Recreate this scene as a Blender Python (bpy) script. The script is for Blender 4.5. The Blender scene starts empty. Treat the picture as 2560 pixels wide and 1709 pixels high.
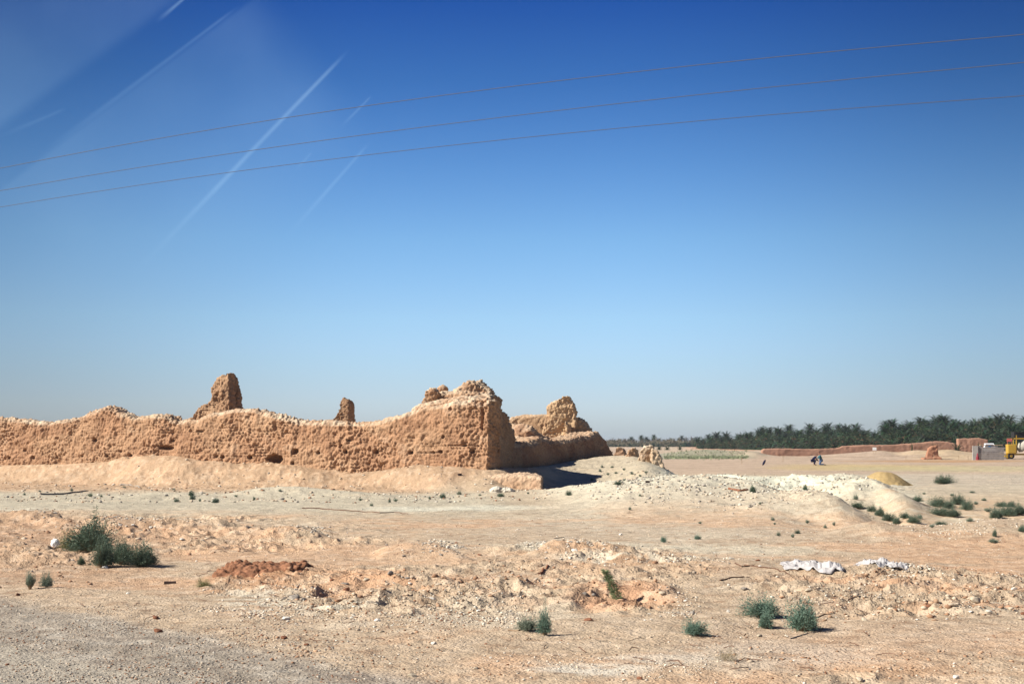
import bpy, bmesh, math, random
import numpy as np
from mathutils import Vector, Matrix
R = math.radians
SC = bpy.context.scene
COL = SC.collection
# ---------------------------------------------------------------- camera, sky, sun, exposure
CH = 2.3; F = 3517.0; HZ = 1105.0
TH = math.atan((HZ-854.5)/F)
cam = bpy.data.cameras.new('camera'); camo = bpy.data.objects.new('camera', cam); COL.objects.link(camo)
cam.sensor_width = 36; cam.sensor_fit = 'HORIZONTAL'; cam.lens = 36*F/2560
cam.clip_start = 0.1; cam.clip_end = 20000
camo.location = (0, 0, CH); camo.rotation_euler = (math.pi/2+TH, 0, 0)
SC.camera = camo
SUN_AZ = (-0.965, -0.26); SUN_EL = R(37)
world = bpy.data.worlds.new('World'); SC.world = world; world.use_nodes = True
def build_world():
    nt = world.node_tree; N = nt.nodes; L = nt.links; N.clear()
    sky = N.new('ShaderNodeTexSky'); sky.sky_type = 'NISHITA'; sky.sun_disc = False
    sky.sun_elevation = SUN_EL
    sky.sun_rotation = math.atan2(SUN_AZ[0], SUN_AZ[1])
    sky.altitude = 100; sky.air_density = 1.25; sky.dust_density = 0.6; sky.ozone_density = 3.0
    hsv = N.new('ShaderNodeHueSaturation'); hsv.inputs['Saturation'].default_value = 1.12
    hsv.inputs['Hue'].default_value = 0.506
    L.new(sky.outputs[0], hsv.inputs['Color'])
    tc = N.new('ShaderNodeTexCoord'); sp = N.new('ShaderNodeSeparateXYZ'); L.new(tc.outputs['Generated'], sp.inputs[0])
    def M(op, a, b=None, c=None):
        m = N.new('ShaderNodeMath'); m.operation = op
        for i, v in enumerate((a, b, c)):
            if v is None: continue
            if isinstance(v, (int, float)): m.inputs[i].default_value = v
            else: L.new(v, m.inputs[i])
        return m.outputs[0]
    def MR(v, a, b, c=0, d=1):
        m = N.new('ShaderNodeMapRange'); m.interpolation_type = 'SMOOTHSTEP'
        L.new(v, m.inputs[0])
        for i, k in enumerate((a, b, c, d)): m.inputs[i+1].default_value = k
        return m.outputs[0]
    Y = M('MAXIMUM', sp.outputs[1], 0.05)
    gx = M('DIVIDE', sp.outputs[0], Y); gz = M('DIVIDE', sp.outputs[2], Y)
    # colour of the air by elevation: pale blue haze low down, deep blue above
    rp = N.new('ShaderNodeValToRGB'); el = M('DIVIDE', sp.outputs[2], M('SQRT', M('ADD', M('MULTIPLY', sp.outputs[0], sp.outputs[0]), M('MULTIPLY', sp.outputs[1], sp.outputs[1]))))
    L.new(M('MULTIPLY', el, 2.0), rp.inputs[0])
    cr = rp.color_ramp; cr.interpolation = 'EASE' if False else 'LINEAR'
    for i, (g_, c_) in enumerate(AIR):
        e = cr.elements[i] if i < 2 else cr.elements.new(g_*2)
        e.position = max(0.0, min(1.0, g_*2)); e.color = (c_[0]/2, c_[1]/2, c_[2]/2, 1)
    az = M('DIVIDE', sp.outputs[0], M('MAXIMUM', M('ABSOLUTE', sp.outputs[1]), 0.2))
    side = MR(M('ABSOLUTE', M('ADD', az, 0.01)), 0.06, 0.42, 2.0, 1.27)  # lens vignette and window tint toward both sides, painted into the sky colour
    mu = N.new('ShaderNodeVectorMath'); mu.operation = 'MULTIPLY'; L.new(hsv.outputs[0], mu.inputs[0]); L.new(rp.outputs[0], mu.inputs[1])
    mu2 = N.new('ShaderNodeVectorMath'); mu2.operation = 'SCALE'; L.new(mu.outputs[0], mu2.inputs[0]); L.new(side, mu2.inputs['Scale'])
    # window-glass reflections painted into the sky as thin streaks, laid out by direction
    nz = N.new('ShaderNodeTexNoise'); nz.inputs['Scale'].default_value = 5; nz.inputs['Detail'].default_value = 4
    mp = N.new('ShaderNodeMapping'); L.new(tc.outputs['Generated'], mp.inputs[0]); mp.inputs['Scale'].default_value = (1, 1, 1)
    L.new(mp.outputs[0], nz.inputs[0])
    wob = M('MULTIPLY', M('SUBTRACT', nz.outputs['Fac'], 0.5), 0.02)
    tot = None
    def streak(p0, p1, w0, w1, s, soft=0.35):
        nonlocal tot
        # p = (gx, gz); signed distance to the line, width grows from p0 to p1
        dx, dz = p1[0]-p0[0], p1[1]-p0[1]; ln = math.hypot(dx, dz); dx /= ln; dz /= ln
        t = M('ADD', M('MULTIPLY', M('SUBTRACT', gx, p0[0]), dx), M('MULTIPLY', M('SUBTRACT', gz, p0[1]), dz))
        d = M('ADD', M('MULTIPLY', M('SUBTRACT', gx, p0[0]), -dz), M('MULTIPLY', M('SUBTRACT', gz, p0[1]), dx))
        d = M('ADD', d, M('MULTIPLY', wob, 0.15 if w0 < 0.02 else 1.0))
        tn = M('DIVIDE', t, ln)
        w = M('ADD', w0, M('MULTIPLY', tn, w1-w0))
        a = MR(M('DIVIDE', M('ABSOLUTE', d), M('MAXIMUM', w, 0.0005)), 1.0, soft)
        e = M('MULTIPLY', MR(tn, 0.0, 0.12), MR(tn, 1.0, 0.45))
        k = M('MULTIPLY', M('MULTIPLY', a, e), s)
        tot = k if tot is None else M('ADD', tot, k)
    def g(px, py):
        d = dirpx(px, py); return (d[0]/d[1], d[2]/d[1])
    streak(g(880, 118), g(300, 720), 0.0022, 0.0036, 0.11, 0.0)
    streak(g(606, 10), g(60, 420), 0.0016, 0.004, 0.08, 0.0)
    streak(g(480, -20), g(385, 60), 0.0014, 0.003, 0.15, 0.0)
    streak(g(930, 238), g(845, 325), 0.0012, 0.002, 0.06, 0.0)
    streak(g(925, 355), g(700, 610), 0.0018, 0.003, 0.05, 0.0)
    streak(g(780, 380), g(735, 430), 0.0012, 0.002, 0.035, 0.0)
    streak(g(170, 270), g(-20, 350), 0.002, 0.003, 0.03, 0.0)
    def veil(p0, p1, sign, d0, d1, s, f0=0.0, f1=1.0):  # broad glass reflection with one sharp edge, also painted into the sky
        nonlocal tot
        dx, dz = p1[0]-p0[0], p1[1]-p0[1]; ln = math.hypot(dx, dz); dx /= ln; dz /= ln
        t = M('DIVIDE', M('ADD', M('MULTIPLY', M('SUBTRACT', gx, p0[0]), dx), M('MULTIPLY', M('SUBTRACT', gz, p0[1]), dz)), ln)
        d = M('MULTIPLY', M('ADD', M('MULTIPLY', M('SUBTRACT', gx, p0[0]), -dz), M('MULTIPLY', M('SUBTRACT', gz, p0[1]), dx)), sign)
        d = M('ADD', d, M('MULTIPLY', wob, 0.3))
        a = M('MULTIPLY', MR(d, 0.0, d0), MR(d, d1, d1*.35)); e = M('MULTIPLY', MR(t, f0-.15, f0+.1), MR(t, f1+.5, f1-.4))
        tot = M('ADD', tot, M('MULTIPLY', M('MULTIPLY', a, e), s))
    veil(g(606, 10), g(60, 420), 1, 0.005, 0.17, 0.055)
    veil(g(490, -10), g(0, 340), -1, 0.012, 0.16, 0.05, -.3, 1.3)
    nz2 = N.new('ShaderNodeTexNoise'); nz2.inputs['Scale'].default_value = 9; nz2.inputs['Detail'].default_value = 6
    L.new(tc.outputs['Generated'], nz2.inputs[0])
    tot = M('MULTIPLY', tot, MR(nz2.outputs['Fac'], 0.3, 0.65, 0.55, 1.15))
    mix = N.new('ShaderNodeMix'); mix.data_type = 'RGBA'; L.new(tot, mix.inputs[0])
    L.new(mu2.outputs[0], mix.inputs[6]); mix.inputs[7].default_value = (4.6, 7.0, 9.0, 1)
    bg = N.new('ShaderNodeBackground'); bg.inputs['Strength'].default_value = SKY_S
    out = N.new('ShaderNodeOutputWorld')
    L.new(mix.outputs[2], bg.inputs[0]); L.new(bg.outputs[0], out.inputs[0])
SKY_S = 0.085
AIR = [(0.0212, [0.683, 0.852, 1.444]), (0.044, [0.643, 0.81, 1.302]), (0.0868, [0.617, 0.786, 1.128]), (0.1443, [0.502, 0.704, 0.973]), (0.2023, [0.328, 0.534, 0.814]), (0.2608, [0.182, 0.367, 0.653]), (0.3182, [0.091, 0.242, 0.565]), (0.5, [0.12, 0.19, 0.32])]
def dirpx(px, py):
    u = px-1280.0; v = 854.5-py
    return (u, F*math.cos(TH)-v*math.sin(TH), F*math.sin(TH)+v*math.cos(TH))
build_world()
sun = bpy.data.lights.new('sun', 'SUN'); sun.energy = 4.9; sun.angle = R(0.5); sun.color = (1.0, 0.93, 0.82)
suno = bpy.data.objects.new('sun', sun); COL.objects.link(suno)
_a = math.hypot(*SUN_AZ)
sd = Vector((SUN_AZ[0]/_a*math.cos(SUN_EL), SUN_AZ[1]/_a*math.cos(SUN_EL), math.sin(SUN_EL)))
suno.rotation_euler = sd.to_track_quat('Z', 'Y').to_euler(); suno.location = (-20, -10, 30)
SC.view_settings.view_transform = 'Standard'; SC.view_settings.look = 'None'
SC.view_settings.exposure = 0.94; SC.view_settings.gamma = 1
SC.render.engine = 'CYCLES'

# ---------------------------------------------------------------- helpers
rng = np.random.default_rng(7); random.seed(7)
def P(px, py, Y):
    d = dirpx(px, py); k = Y/d[1]
    return Vector((d[0]*k, Y, CH+d[2]*k))
def proj(v):
    """world points (n,3) -> photo pixels"""
    x, y, z = v[:, 0], v[:, 1], v[:, 2]-CH
    dep = y*math.cos(TH)+z*math.sin(TH); up = -y*math.sin(TH)+z*math.cos(TH)
    return 1280+F*x/dep, 854.5-F*up/dep
def hash3(i, j, k, s=0):
    h = (i.astype(np.int64)*374761393+j.astype(np.int64)*668265263+k.astype(np.int64)*2147483647+s*974634777) & 0xffffffff
    h = ((h ^ (h >> 13))*1274126177) & 0xffffffff
    h = ((h ^ (h >> 16))*2246822519) & 0xffffffff
    return ((h ^ (h >> 15)) & 0xffffff)/float(0xffffff)
def vnoise(x, y, z, s=0):
    i, j, k = np.floor(x), np.floor(y), np.floor(z)
    fx, fy, fz = x-i, y-j, z-k
    fx = fx*fx*(3-2*fx); fy = fy*fy*(3-2*fy); fz = fz*fz*(3-2*fz)
    r = 0
    for a in (0, 1):
        for b in (0, 1):
            for c in (0, 1):
                w = (fx if a else 1-fx)*(fy if b else 1-fy)*(fz if c else 1-fz)
                r = r+w*hash3(i+a, j+b, k+c, s)
    return r*2-1
def vnoise2(x, y, s=0):
    i, j = np.floor(x), np.floor(y); fx, fy = x-i, y-j
    fx = fx*fx*(3-2*fx); fy = fy*fy*(3-2*fy); z = np.zeros_like(i)
    return 2*((1-fx)*(1-fy)*hash3(i, j, z, s)+fx*(1-fy)*hash3(i+1, j, z, s)+(1-fx)*fy*hash3(i, j+1, z, s)+fx*fy*hash3(i+1, j+1, z, s))-1
def fbm2(x, y, o=4, s=0):
    r = 0; a = 1; t = 0
    for n in range(o):
        r = r+a*vnoise2(x*(2**n)+n*17.3, y*(2**n)+n*9.1, s+n); t += a; a *= .5
    return r/t
def fbm(x, y, z, o=4, s=0):
    r = 0; a = 1; t = 0
    for n in range(o):
        r = r+a*vnoise(x*(2**n)+n*17.3, y*(2**n)+n*9.1, z*(2**n), s+n); t += a; a *= .5
    return r/t
def voro(x, y, z, s=0):
    i, j, k = np.floor(x), np.floor(y), np.floor(z)
    f1 = np.full(x.shape, 9.0)
    for a in (-1, 0, 1):
        for b in (-1, 0, 1):
            for c in (-1, 0, 1):
                I, J, K = i+a, j+b, k+c
                d = (I+hash3(I, J, K, s)-x)**2+(J+hash3(I, J, K, s+1)-y)**2+(K+hash3(I, J, K, s+2)-z)**2
                f1 = np.minimum(f1, d)
    return np.sqrt(f1)
def sst(a, b, x):
    t = np.clip((x-a)/(b-a), 0, 1); return t*t*(3-2*t)

def mesh_obj(name, verts, faces, mat=None, parent=None, smooth=False, loc=None):
    me = bpy.data.meshes.new(name); me.from_pydata([tuple(v) for v in verts], [], faces); me.update()
    if smooth: me.polygons.foreach_set('use_smooth', [True]*len(me.polygons))
    if mat: me.materials.append(mat)
    o = bpy.data.objects.new(name, me); COL.objects.link(o)
    if parent: o.parent = parent
    if loc is not None: o.location = loc
    return o
def np_mesh(name, V, Q, mat, smooth=False):
    """V (n,3), Q (m,k) equal-size faces"""
    me = bpy.data.meshes.new(name); V = np.asarray(V, np.float32); Q = np.asarray(Q, np.int32)
    me.vertices.add(len(V)); me.vertices.foreach_set('co', V.ravel())
    m, k = Q.shape; me.loops.add(m*k); me.loops.foreach_set('vertex_index', Q.ravel())
    me.polygons.add(m); me.polygons.foreach_set('loop_start', np.arange(m, dtype=np.int32)*k)
    me.polygons.foreach_set('loop_total', np.full(m, k, np.int32))
    if smooth: me.polygons.foreach_set('use_smooth', np.ones(m, bool))
    me.update(calc_edges=True); me.validate()
    if mat: me.materials.append(mat)
    return me
def set_col(me, rgb):
    a = me.color_attributes.new('tint', 'FLOAT_COLOR', 'POINT')
    c = np.ones((len(me.vertices), 4), np.float32); c[:, :3] = rgb
    a.data.foreach_set('color', c.ravel())
def link(name, me, parent=None, loc=None):
    o = bpy.data.objects.new(name, me); COL.objects.link(o)
    if parent: o.parent = parent
    if loc is not None: o.location = loc
    return o
def tag(o, label=None, cat=None, group=None, kind=None):
    if label: o['label'] = label
    if cat: o['category'] = cat
    if group: o['group'] = group
    if kind: o['kind'] = kind
    return o
def empty(name, loc, rz=0):
    o = bpy.data.objects.new(name, None); COL.objects.link(o); o.location = loc; o.rotation_euler = (0, 0, rz)
    o.empty_display_size = .2
    return o

# ---------------------------------------------------------------- materials
def mat(name, rgb, rough=0.9, var=0.25, scale=3.0, bump=0.0, bscale=20.0, attr=None, metal=0, transl=0, bdist=0.02, rgb2=None, detail=6):
    m = bpy.data.materials.new(name); m.use_nodes = True
    nt = m.node_tree; N = nt.nodes; L = nt.links; b = N['Principled BSDF']
    b.inputs['Roughness'].default_value = rough; b.inputs['Metallic'].default_value = metal
    b.inputs['Specular IOR Level'].default_value = 0.15 if rough > 0.7 else 0.5
    tc = N.new('ShaderNodeTexCoord')
    nz = N.new('ShaderNodeTexNoise'); nz.inputs['Scale'].default_value = scale; nz.inputs['Detail'].default_value = detail
    nz.inputs['Roughness'].default_value = 0.65
    L.new(tc.outputs['Object'], nz.inputs[0])
    ramp = N.new('ShaderNodeValToRGB'); e = ramp.color_ramp.elements
    e[0].position = 0.3; e[1].position = 0.7
    if attr:
        lo, hi = (1-var,)*3, (1+var,)*3
    else:
        c2 = rgb2 or rgb
        lo = [c*(1-var) for c in c2]; hi = [min(1, c*(1+var)) for c in rgb]
    e[0].color = (*lo, 1); e[1].color = (*hi, 1)
    L.new(nz.outputs['Fac'], ramp.inputs[0])
    if attr:
        at = N.new('ShaderNodeAttribute'); at.attribute_name = attr
        mx = N.new('ShaderNodeMix'); mx.data_type = 'RGBA'; mx.blend_type = 'MULTIPLY'; mx.inputs[0].default_value = 1
        L.new(at.outputs['Color'], mx.inputs[6]); L.new(ramp.outputs[0], mx.inputs[7]); col = mx.outputs[2]
    else: col = ramp.outputs[0]
    L.new(col, b.inputs['Base Color'])
    if bump:
        n2 = N.new('ShaderNodeTexNoise'); n2.inputs['Scale'].default_value = bscale; n2.inputs['Detail'].default_value = 5
        L.new(tc.outputs['Object'], n2.inputs[0])
        if attr and name == 'ground':
            n3 = N.new('ShaderNodeTexNoise'); n3.inputs['Scale'].default_value = 2.6; n3.inputs['Detail'].default_value = 4; n3.inputs['Roughness'].default_value = .7
            L.new(tc.outputs['Object'], n3.inputs[0]); b3 = N.new('ShaderNodeBump'); b3.inputs['Strength'].default_value = .55; b3.inputs['Distance'].default_value = .16
            L.new(n3.outputs['Fac'], b3.inputs['Height'])
        bp = N.new('ShaderNodeBump'); bp.inputs['Strength'].default_value = bump; bp.inputs['Distance'].default_value = bdist
        L.new(n2.outputs['Fac'], bp.inputs['Height']); L.new(bp.outputs[0], b.inputs['Normal'])
        if attr and name == 'ground': L.new(b3.outputs[0], bp.inputs['Normal'])
    if transl:
        tr = N.new('ShaderNodeBsdfTranslucent'); L.new(col, tr.inputs[0])
        ms = N.new('ShaderNodeMixShader'); ms.inputs[0].default_value = transl
        o = N['Material Output']; L.new(b.outputs[0], ms.inputs[1]); L.new(tr.outputs[0], ms.inputs[2]); L.new(ms.outputs[0], o.inputs[0])
    return m
MAT = dict(
    ground=mat('ground', (1, 1, 1), attr='tint', var=0.20, scale=9, bump=0.9, bscale=30, bdist=0.035, detail=8),
    mud=mat('mud_brick', (1, 1, 1), attr='tint', var=0.22, scale=5, bump=0.9, bscale=14, bdist=0.05, detail=8),
    red_earth=mat('red_earth', (.29, .165, .115), var=.2, scale=.6, bump=.6, bscale=3, bdist=.1),
    red_brick=mat('red_rubble', (.31, .155, .095), var=.35, scale=3, bump=.8, bscale=8, bdist=.1),
    yellow_sand=mat('yellow_sand', (.33, .24, .115), var=.18, scale=2, bump=.5, bscale=12),
    red_dirt=mat('red_dirt', (.23, .11, .062), var=.5, scale=9, bump=.9, bscale=20, bdist=.03),
    white_stone=mat('white_stone', (.62, .58, .51), var=.15, scale=6, bump=.5, bscale=20),
    pale_stone=mat('pale_stone', (.44, .375, .285), var=.2, scale=6, bump=.5, bscale=20),
    grey_stone=mat('grey_stone', (.25, .22, .19), var=.25, scale=6, bump=.5, bscale=20),
    brown_stone=mat('brown_stone', (.20, .09, .052), var=.3, scale=6, bump=.5, bscale=20),
    gravel=mat('gravel', (1, 1, 1), attr='tint', var=.15, scale=20),
    leaf=mat('grey_green_leaf', (1, 1, 1), attr='tint', var=.25, scale=5, transl=.12),
    twig=mat('dry_twig', (.30, .20, .12), var=.3, scale=20),
    dark_twig=mat('dark_twig', (.13, .075, .05), var=.3, scale=20),
    palm=mat('palm_frond', (1, 1, 1), attr='tint', var=.3, scale=1.2, transl=.12),
    trunk=mat('palm_trunk', (.20, .135, .09), var=.35, scale=4, bump=.8, bscale=9, bdist=.1),
    dead=mat('dead_frond', (.11, .07, .04), var=.35, scale=2, transl=.1),
    cloth=mat('sacking', (.40, .385, .385), rough=.8, var=.1, scale=4, bump=.3, bscale=60),
    plastic=mat('white_plastic', (.82, .84, .86), rough=.35, var=.05, scale=6),
    wire=mat('cable', (.045, .05, .075), rough=.7, var=.05),
    board=mat('white_board', (.82, .82, .80), rough=.6, var=.04),
    wood=mat('weathered_wood', (.36, .27, .18), var=.25, scale=8),
    charred=mat('dark_plank', (.06, .04, .035), var=.25, scale=8),
    block=mat('concrete_block', (.25, .23, .22), var=.2, scale=2, bump=.5, bscale=6),
    block_pale=mat('pale_render', (.39, .37, .34), var=.15, scale=2, bump=.4, bscale=6),
    yellow=mat('yellow_paint', (.42, .26, .025), rough=.45, var=.15, scale=3),
    drum=mat('cement_coated_steel', (.36, .34, .29), rough=.7, var=.25, scale=3),
    black=mat('black_rubber', (.02, .02, .02), rough=.8, var=.2),
    glass=mat('dark_glass', (.02, .05, .10), rough=.08, var=.1),
    carw=mat('white_car_paint', (.75, .77, .78), rough=.25, var=.03),
    steel=mat('dull_steel', (.35, .35, .35), rough=.4, var=.1, metal=.8),
    red=mat('red_plastic', (.20, .01, .02), rough=.5, var=.1),
    navy=mat('navy_cloth', (.012, .014, .045), var=.2, scale=10),
    teal=mat('teal_cloth', (.03, .10, .13), var=.2, scale=10),
    blue=mat('faded_blue_cloth', (.06, .10, .19), var=.2, scale=10),
    skin=mat('skin', (.28, .13, .08), rough=.6, var=.08, scale=10),
    hair=mat('dark_hair', (.02, .013, .01), var=.2),
    pinkcloth=mat('faded_red_panel', (.45, .12, .10), var=.2),
)
# ---------------------------------------------------------------- terrain heights
def wall_Y(px):
    u = (np.asarray(px, float)-1280)/3526.0
    t = (31+85*u)/(30+15*u); return 85-15*t
def ang(x, y):
    """bearing as photo column and flat-ground row of a world place"""
    y = np.maximum(y, 1.0)
    v = F*np.tan(-np.arctan(CH/y)-TH)
    px = 1280+x/y*(F*math.cos(TH)-v*math.sin(TH))
    return px, 854.5-v
RID = []
def ridge(pts, wf, wb, p=1.0):
    a = np.array([(q[0], q[2], max(0.0, P(q[0], q[1], q[2]).z)) + ((q[3], q[4]) if len(q) > 3 else (wf, wb)) for q in pts])
    g = np.arange(a[0, 0]-90, a[-1, 0]+91, 2.0); sg = min(16.0, 5.0+.18*a[:, 1].mean()); k = np.exp(-.5*(np.arange(-30, 31)*2/sg)**2); k /= k.sum()
    cols = [g]
    for c in (1, 2, 3, 4):
        q = np.interp(g, a[:, 0], a[:, c])
        if c == 2: q = q*sst(a[0, 0]-60, a[0, 0], g)*sst(a[-1, 0]+60, a[-1, 0], g)
        cols.append(np.convolve(np.pad(q, 30, 'edge'), k, 'valid'))
    RID.append((np.stack(cols, 1), p))
WB = [(-400, 1160), (0, 1162), (100, 1162), (250, 1154), (330, 1141), (400, 1136), (440, 1139), (500, 1150), (600, 1158), (704, 1158), (779, 1168), (853, 1179),
      (928, 1180), (987, 1171), (1017, 1165), (1107, 1165), (1166, 1170), (1226, 1179)]
WF = {400: 6.5, 440: 6.5, 330: 6, 1107: 7, 1017: 6}
ridge([(x, y, float(wall_Y(x)), WF.get(x, 5.5), 45) for x, y in WB] +
      [(1262, 1168, 72, 6, 40), (1300, 1172, 74, 7, 34), (1338, 1168, 78, 9, 34), (1400, 1160, 85, 13, 30), (1460, 1148, 90, 18, 26), (1520, 1138, 93, 22, 24),
       (1580, 1138, 90, 22, 20), (1620, 1150, 86, 22, 14), (1664, 1172, 84, 20, 10), (1710, 1201, 84, 15, 10)], 5, 40)
ridge([(1180, 1233, 62), (1262, 1228, 62), (1362, 1226, 62), (1420, 1219, 60), (1500, 1207, 58), (1560, 1200, 57), (1650, 1193, 57), (1750, 1190, 57), (1830, 1195, 57), (1900, 1206, 55), (1990, 1252, 52)], 15, 7)
ridge([(1700, 1192, 88), (1800, 1184, 78), (1860, 1189, 70), (1934, 1196, 70), (1973, 1188, 70), (2009, 1185, 70), (2054, 1192, 68), (2113, 1187, 68), (2158, 1193, 67), (2200, 1204, 66), (2240, 1226, 66)], 7, 6)
ridge([(1940, 1240, 57), (1990, 1220, 56), (2039, 1214, 56), (2083, 1205, 55), (2128, 1199, 54), (2173, 1199, 54), (2203, 1207, 53), (2232, 1227, 50), (2277, 1248, 47.5), (2319, 1271, 47)], 7, 4)
ridge([(1840, 1270, 48), (1900, 1240, 50), (1990, 1227, 50), (2068, 1228, 48), (2098, 1245, 46), (2128, 1264, 44), (2188, 1293, 40), (2247, 1311, 38.5)], 9, 5.5)
ridge([(2040, 1335, 35), (2098, 1318, 36), (2158, 1302, 36.5), (2182, 1297, 36.5), (2218, 1304, 36), (2247, 1311, 36), (2307, 1312, 36), (2367, 1311, 36), (2426, 1302, 36), (2501, 1296, 36), (2560, 1300, 36), (2700, 1300, 36)], 4.5, 3)
ridge([(1200, 1416, 26), (1275, 1406, 26.8), (1320, 1384, 28), (1365, 1366, 28.7), (1409, 1355, 29), (1454, 1354, 29), (1499, 1358, 29), (1574, 1375, 28), (1634, 1391, 27.3), (1708, 1400, 27), (1800, 1396, 27), (1870, 1396, 27),
       (1950, 1396, 27), (2040, 1402, 26.8), (2114, 1410, 26.5), (2219, 1401, 26.5), (2279, 1405, 26.4), (2369, 1417, 26), (2503, 1417, 26), (2700, 1417, 26)], 2.6, 1.3)
ridge([(930, 1380, 29.6), (959, 1362, 29.5), (1019, 1356, 29.5), (1067, 1358, 29.5), (1093, 1354, 29.4), (1123, 1366, 29), (1153, 1384, 28.2), (1190, 1407, 27.5)], 2.2, 1.0)
ridge([(600, 1345, 34.6), (660, 1324, 34.6), (720, 1312, 34.6), (764, 1318, 34.4), (794, 1327, 34), (821, 1342, 33.5), (860, 1362, 32.5)], 3, 1.2)
ridge([(-300, 1279, 41), (0, 1279, 41), (60, 1273, 41), (120, 1276, 41), (150, 1287, 40.5), (180, 1301, 39.5), (225, 1320, 38)], 4, 1.3)
ridge([(215, 1310, 38.5), (239, 1294, 38.5), (284, 1288, 38.5), (329, 1294, 38.3), (389, 1297, 38), (434, 1305, 37.6), (464, 1303, 37.6), (538, 1303, 37.5), (583, 1316, 36.8), (620, 1330, 36)], 3, 1.0)
ridge([(600, 1470, 22.8), (700, 1462, 22.9), (860, 1448, 23.2), (940, 1440, 23.3), (1020, 1436, 23.3), (1100, 1446, 23), (1160, 1462, 22.7)], 1.2, 1.0)
ridge([(1390, 1500, 20.5), (1450, 1478, 21.3), (1520, 1476, 21.4), (1600, 1474, 21.4), (1660, 1478, 21.3), (1720, 1500, 20.6)], .5, 2.2)
ridge([(560, 1236, 60), (640, 1219, 61), (700, 1214, 61), (780, 1219, 61), (880, 1228, 60), (960, 1236, 60)], 3, 3)
ridge([(300, 1243, 58), (390, 1231, 58.5), (470, 1232, 58.5), (540, 1241, 58)], 3, 3)
ridge([(2040, 1138, 215), (2150, 1130, 215), (2205, 1124, 215), (2245, 1132, 215), (2290, 1123, 214), (2325, 1128, 214), (2370, 1121, 214), (2420, 1130, 214), (2500, 1130, 214), (2560, 1124, 214), (2700, 1118, 214)], 25, 12)
ridge([(1640, 1135, 230), (1700, 1128, 230), (1760, 1122, 232), (1800, 1123, 232), (1850, 1128, 230), (1890, 1124, 225), (1905, 1135, 225)], 12, 12)
PITS = [(2330, 41, 330, 3.2, .38), (1545, 20.9, 90, .55, .16), (1250, 18.6, 120, .8, .05), (300, 30.5, 190, 1.4, .07), (2000, 17.6, 160, 1.2, .06), (430, 23.5, 120, .8, .05)]
def H(x, y, fine=True):
    x = np.asarray(x, float); y = np.asarray(y, float)
    px, py = ang(x, y)
    acc = np.zeros_like(x)
    wobble = fbm2(x*.35+3, y*.35, 3, 5)
    near = np.clip(y/40.0, .25, 1.0)
    for a, p in RID:
        Yc = np.interp(px, a[:, 0], a[:, 1])+wobble*1.3*near*(1 if a[0, 1] > 24 else .4)
        zc = np.interp(px, a[:, 0], a[:, 2], left=0, right=0)
        wf = np.interp(px, a[:, 0], a[:, 3]); wb = np.interp(px, a[:, 0], a[:, 4])
        d = y-Yc
        f = np.where(d < 0, 1-sst(0, 1, -d/wf), 1-sst(0, 1, d/wb))
        acc = acc+np.maximum(zc*f, 0)**5
    h = acc**.2
    for cx, cy, wx, wy, dep in PITS:
        h = h-dep*np.exp(-((px-cx)/wx)**4-((y-cy)/wy)**2)
    far = sst(8, 25, y)
    h = h+fbm2(x/7, y/7, 3, 21)*.07*far*sst(420, 150, y)
    if fine:
        rg = rough_mask(px, py, x, y)
        h = h+fbm2(x/.9, y/.9, 3, 31)*(.028+.085*rg)*sst(120, 60, y)
        h = h+fbm2(x/.45, y/.6, 3, 35)*(.030+.03*rg)*sst(25, 50, y)*sst(200, 120, y)
        r = 1-np.abs(fbm2(x/.55, y/.38, 3, 41)); h = h+(r**3-.4)*.14*rg*sst(120, 60, y)
        h = h+fbm2(x/.16, y/.13, 2, 51)*(.010+.026*rg)*sst(60, 30, y)
    return h
def blob(px, py, cx, cy, rx, ry, n=0):
    return np.clip(1.25-((px-cx)/rx)**2-((py-cy)/ry)**2+n*.6, 0, 1)
def rough_mask(px, py, x, y):
    n = fbm2(x*.5, y*.5, 3, 61)
    m = np.maximum(blob(px, py, 350, 1330, 420, 48, n), .85*blob(px, py, 620, 1200, 850, 30, n))
    m = np.maximum(m, .85*blob(px, py, 2090, 1240, 260, 45, n)); m = np.maximum(m, .45*blob(px, py, 1700, 1232, 400, 40, n)); m = np.maximum(m, .6*blob(px, py, 1500, 1180, 160, 40, n))
    for b in ((750, 1345, 260, 40), (1000, 1480, 480, 60), (1480, 1420, 330, 55), (2250, 1480, 420, 70), (1550, 1500, 180, 40), (2300, 1690, 260, 40), (100, 1390, 230, 40), (700, 1460, 200, 50)):
        m = np.maximum(m, blob(px, py, *b, n))
    return np.clip(m*sst(-.45, .25, n+.25), 0, 1)
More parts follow.
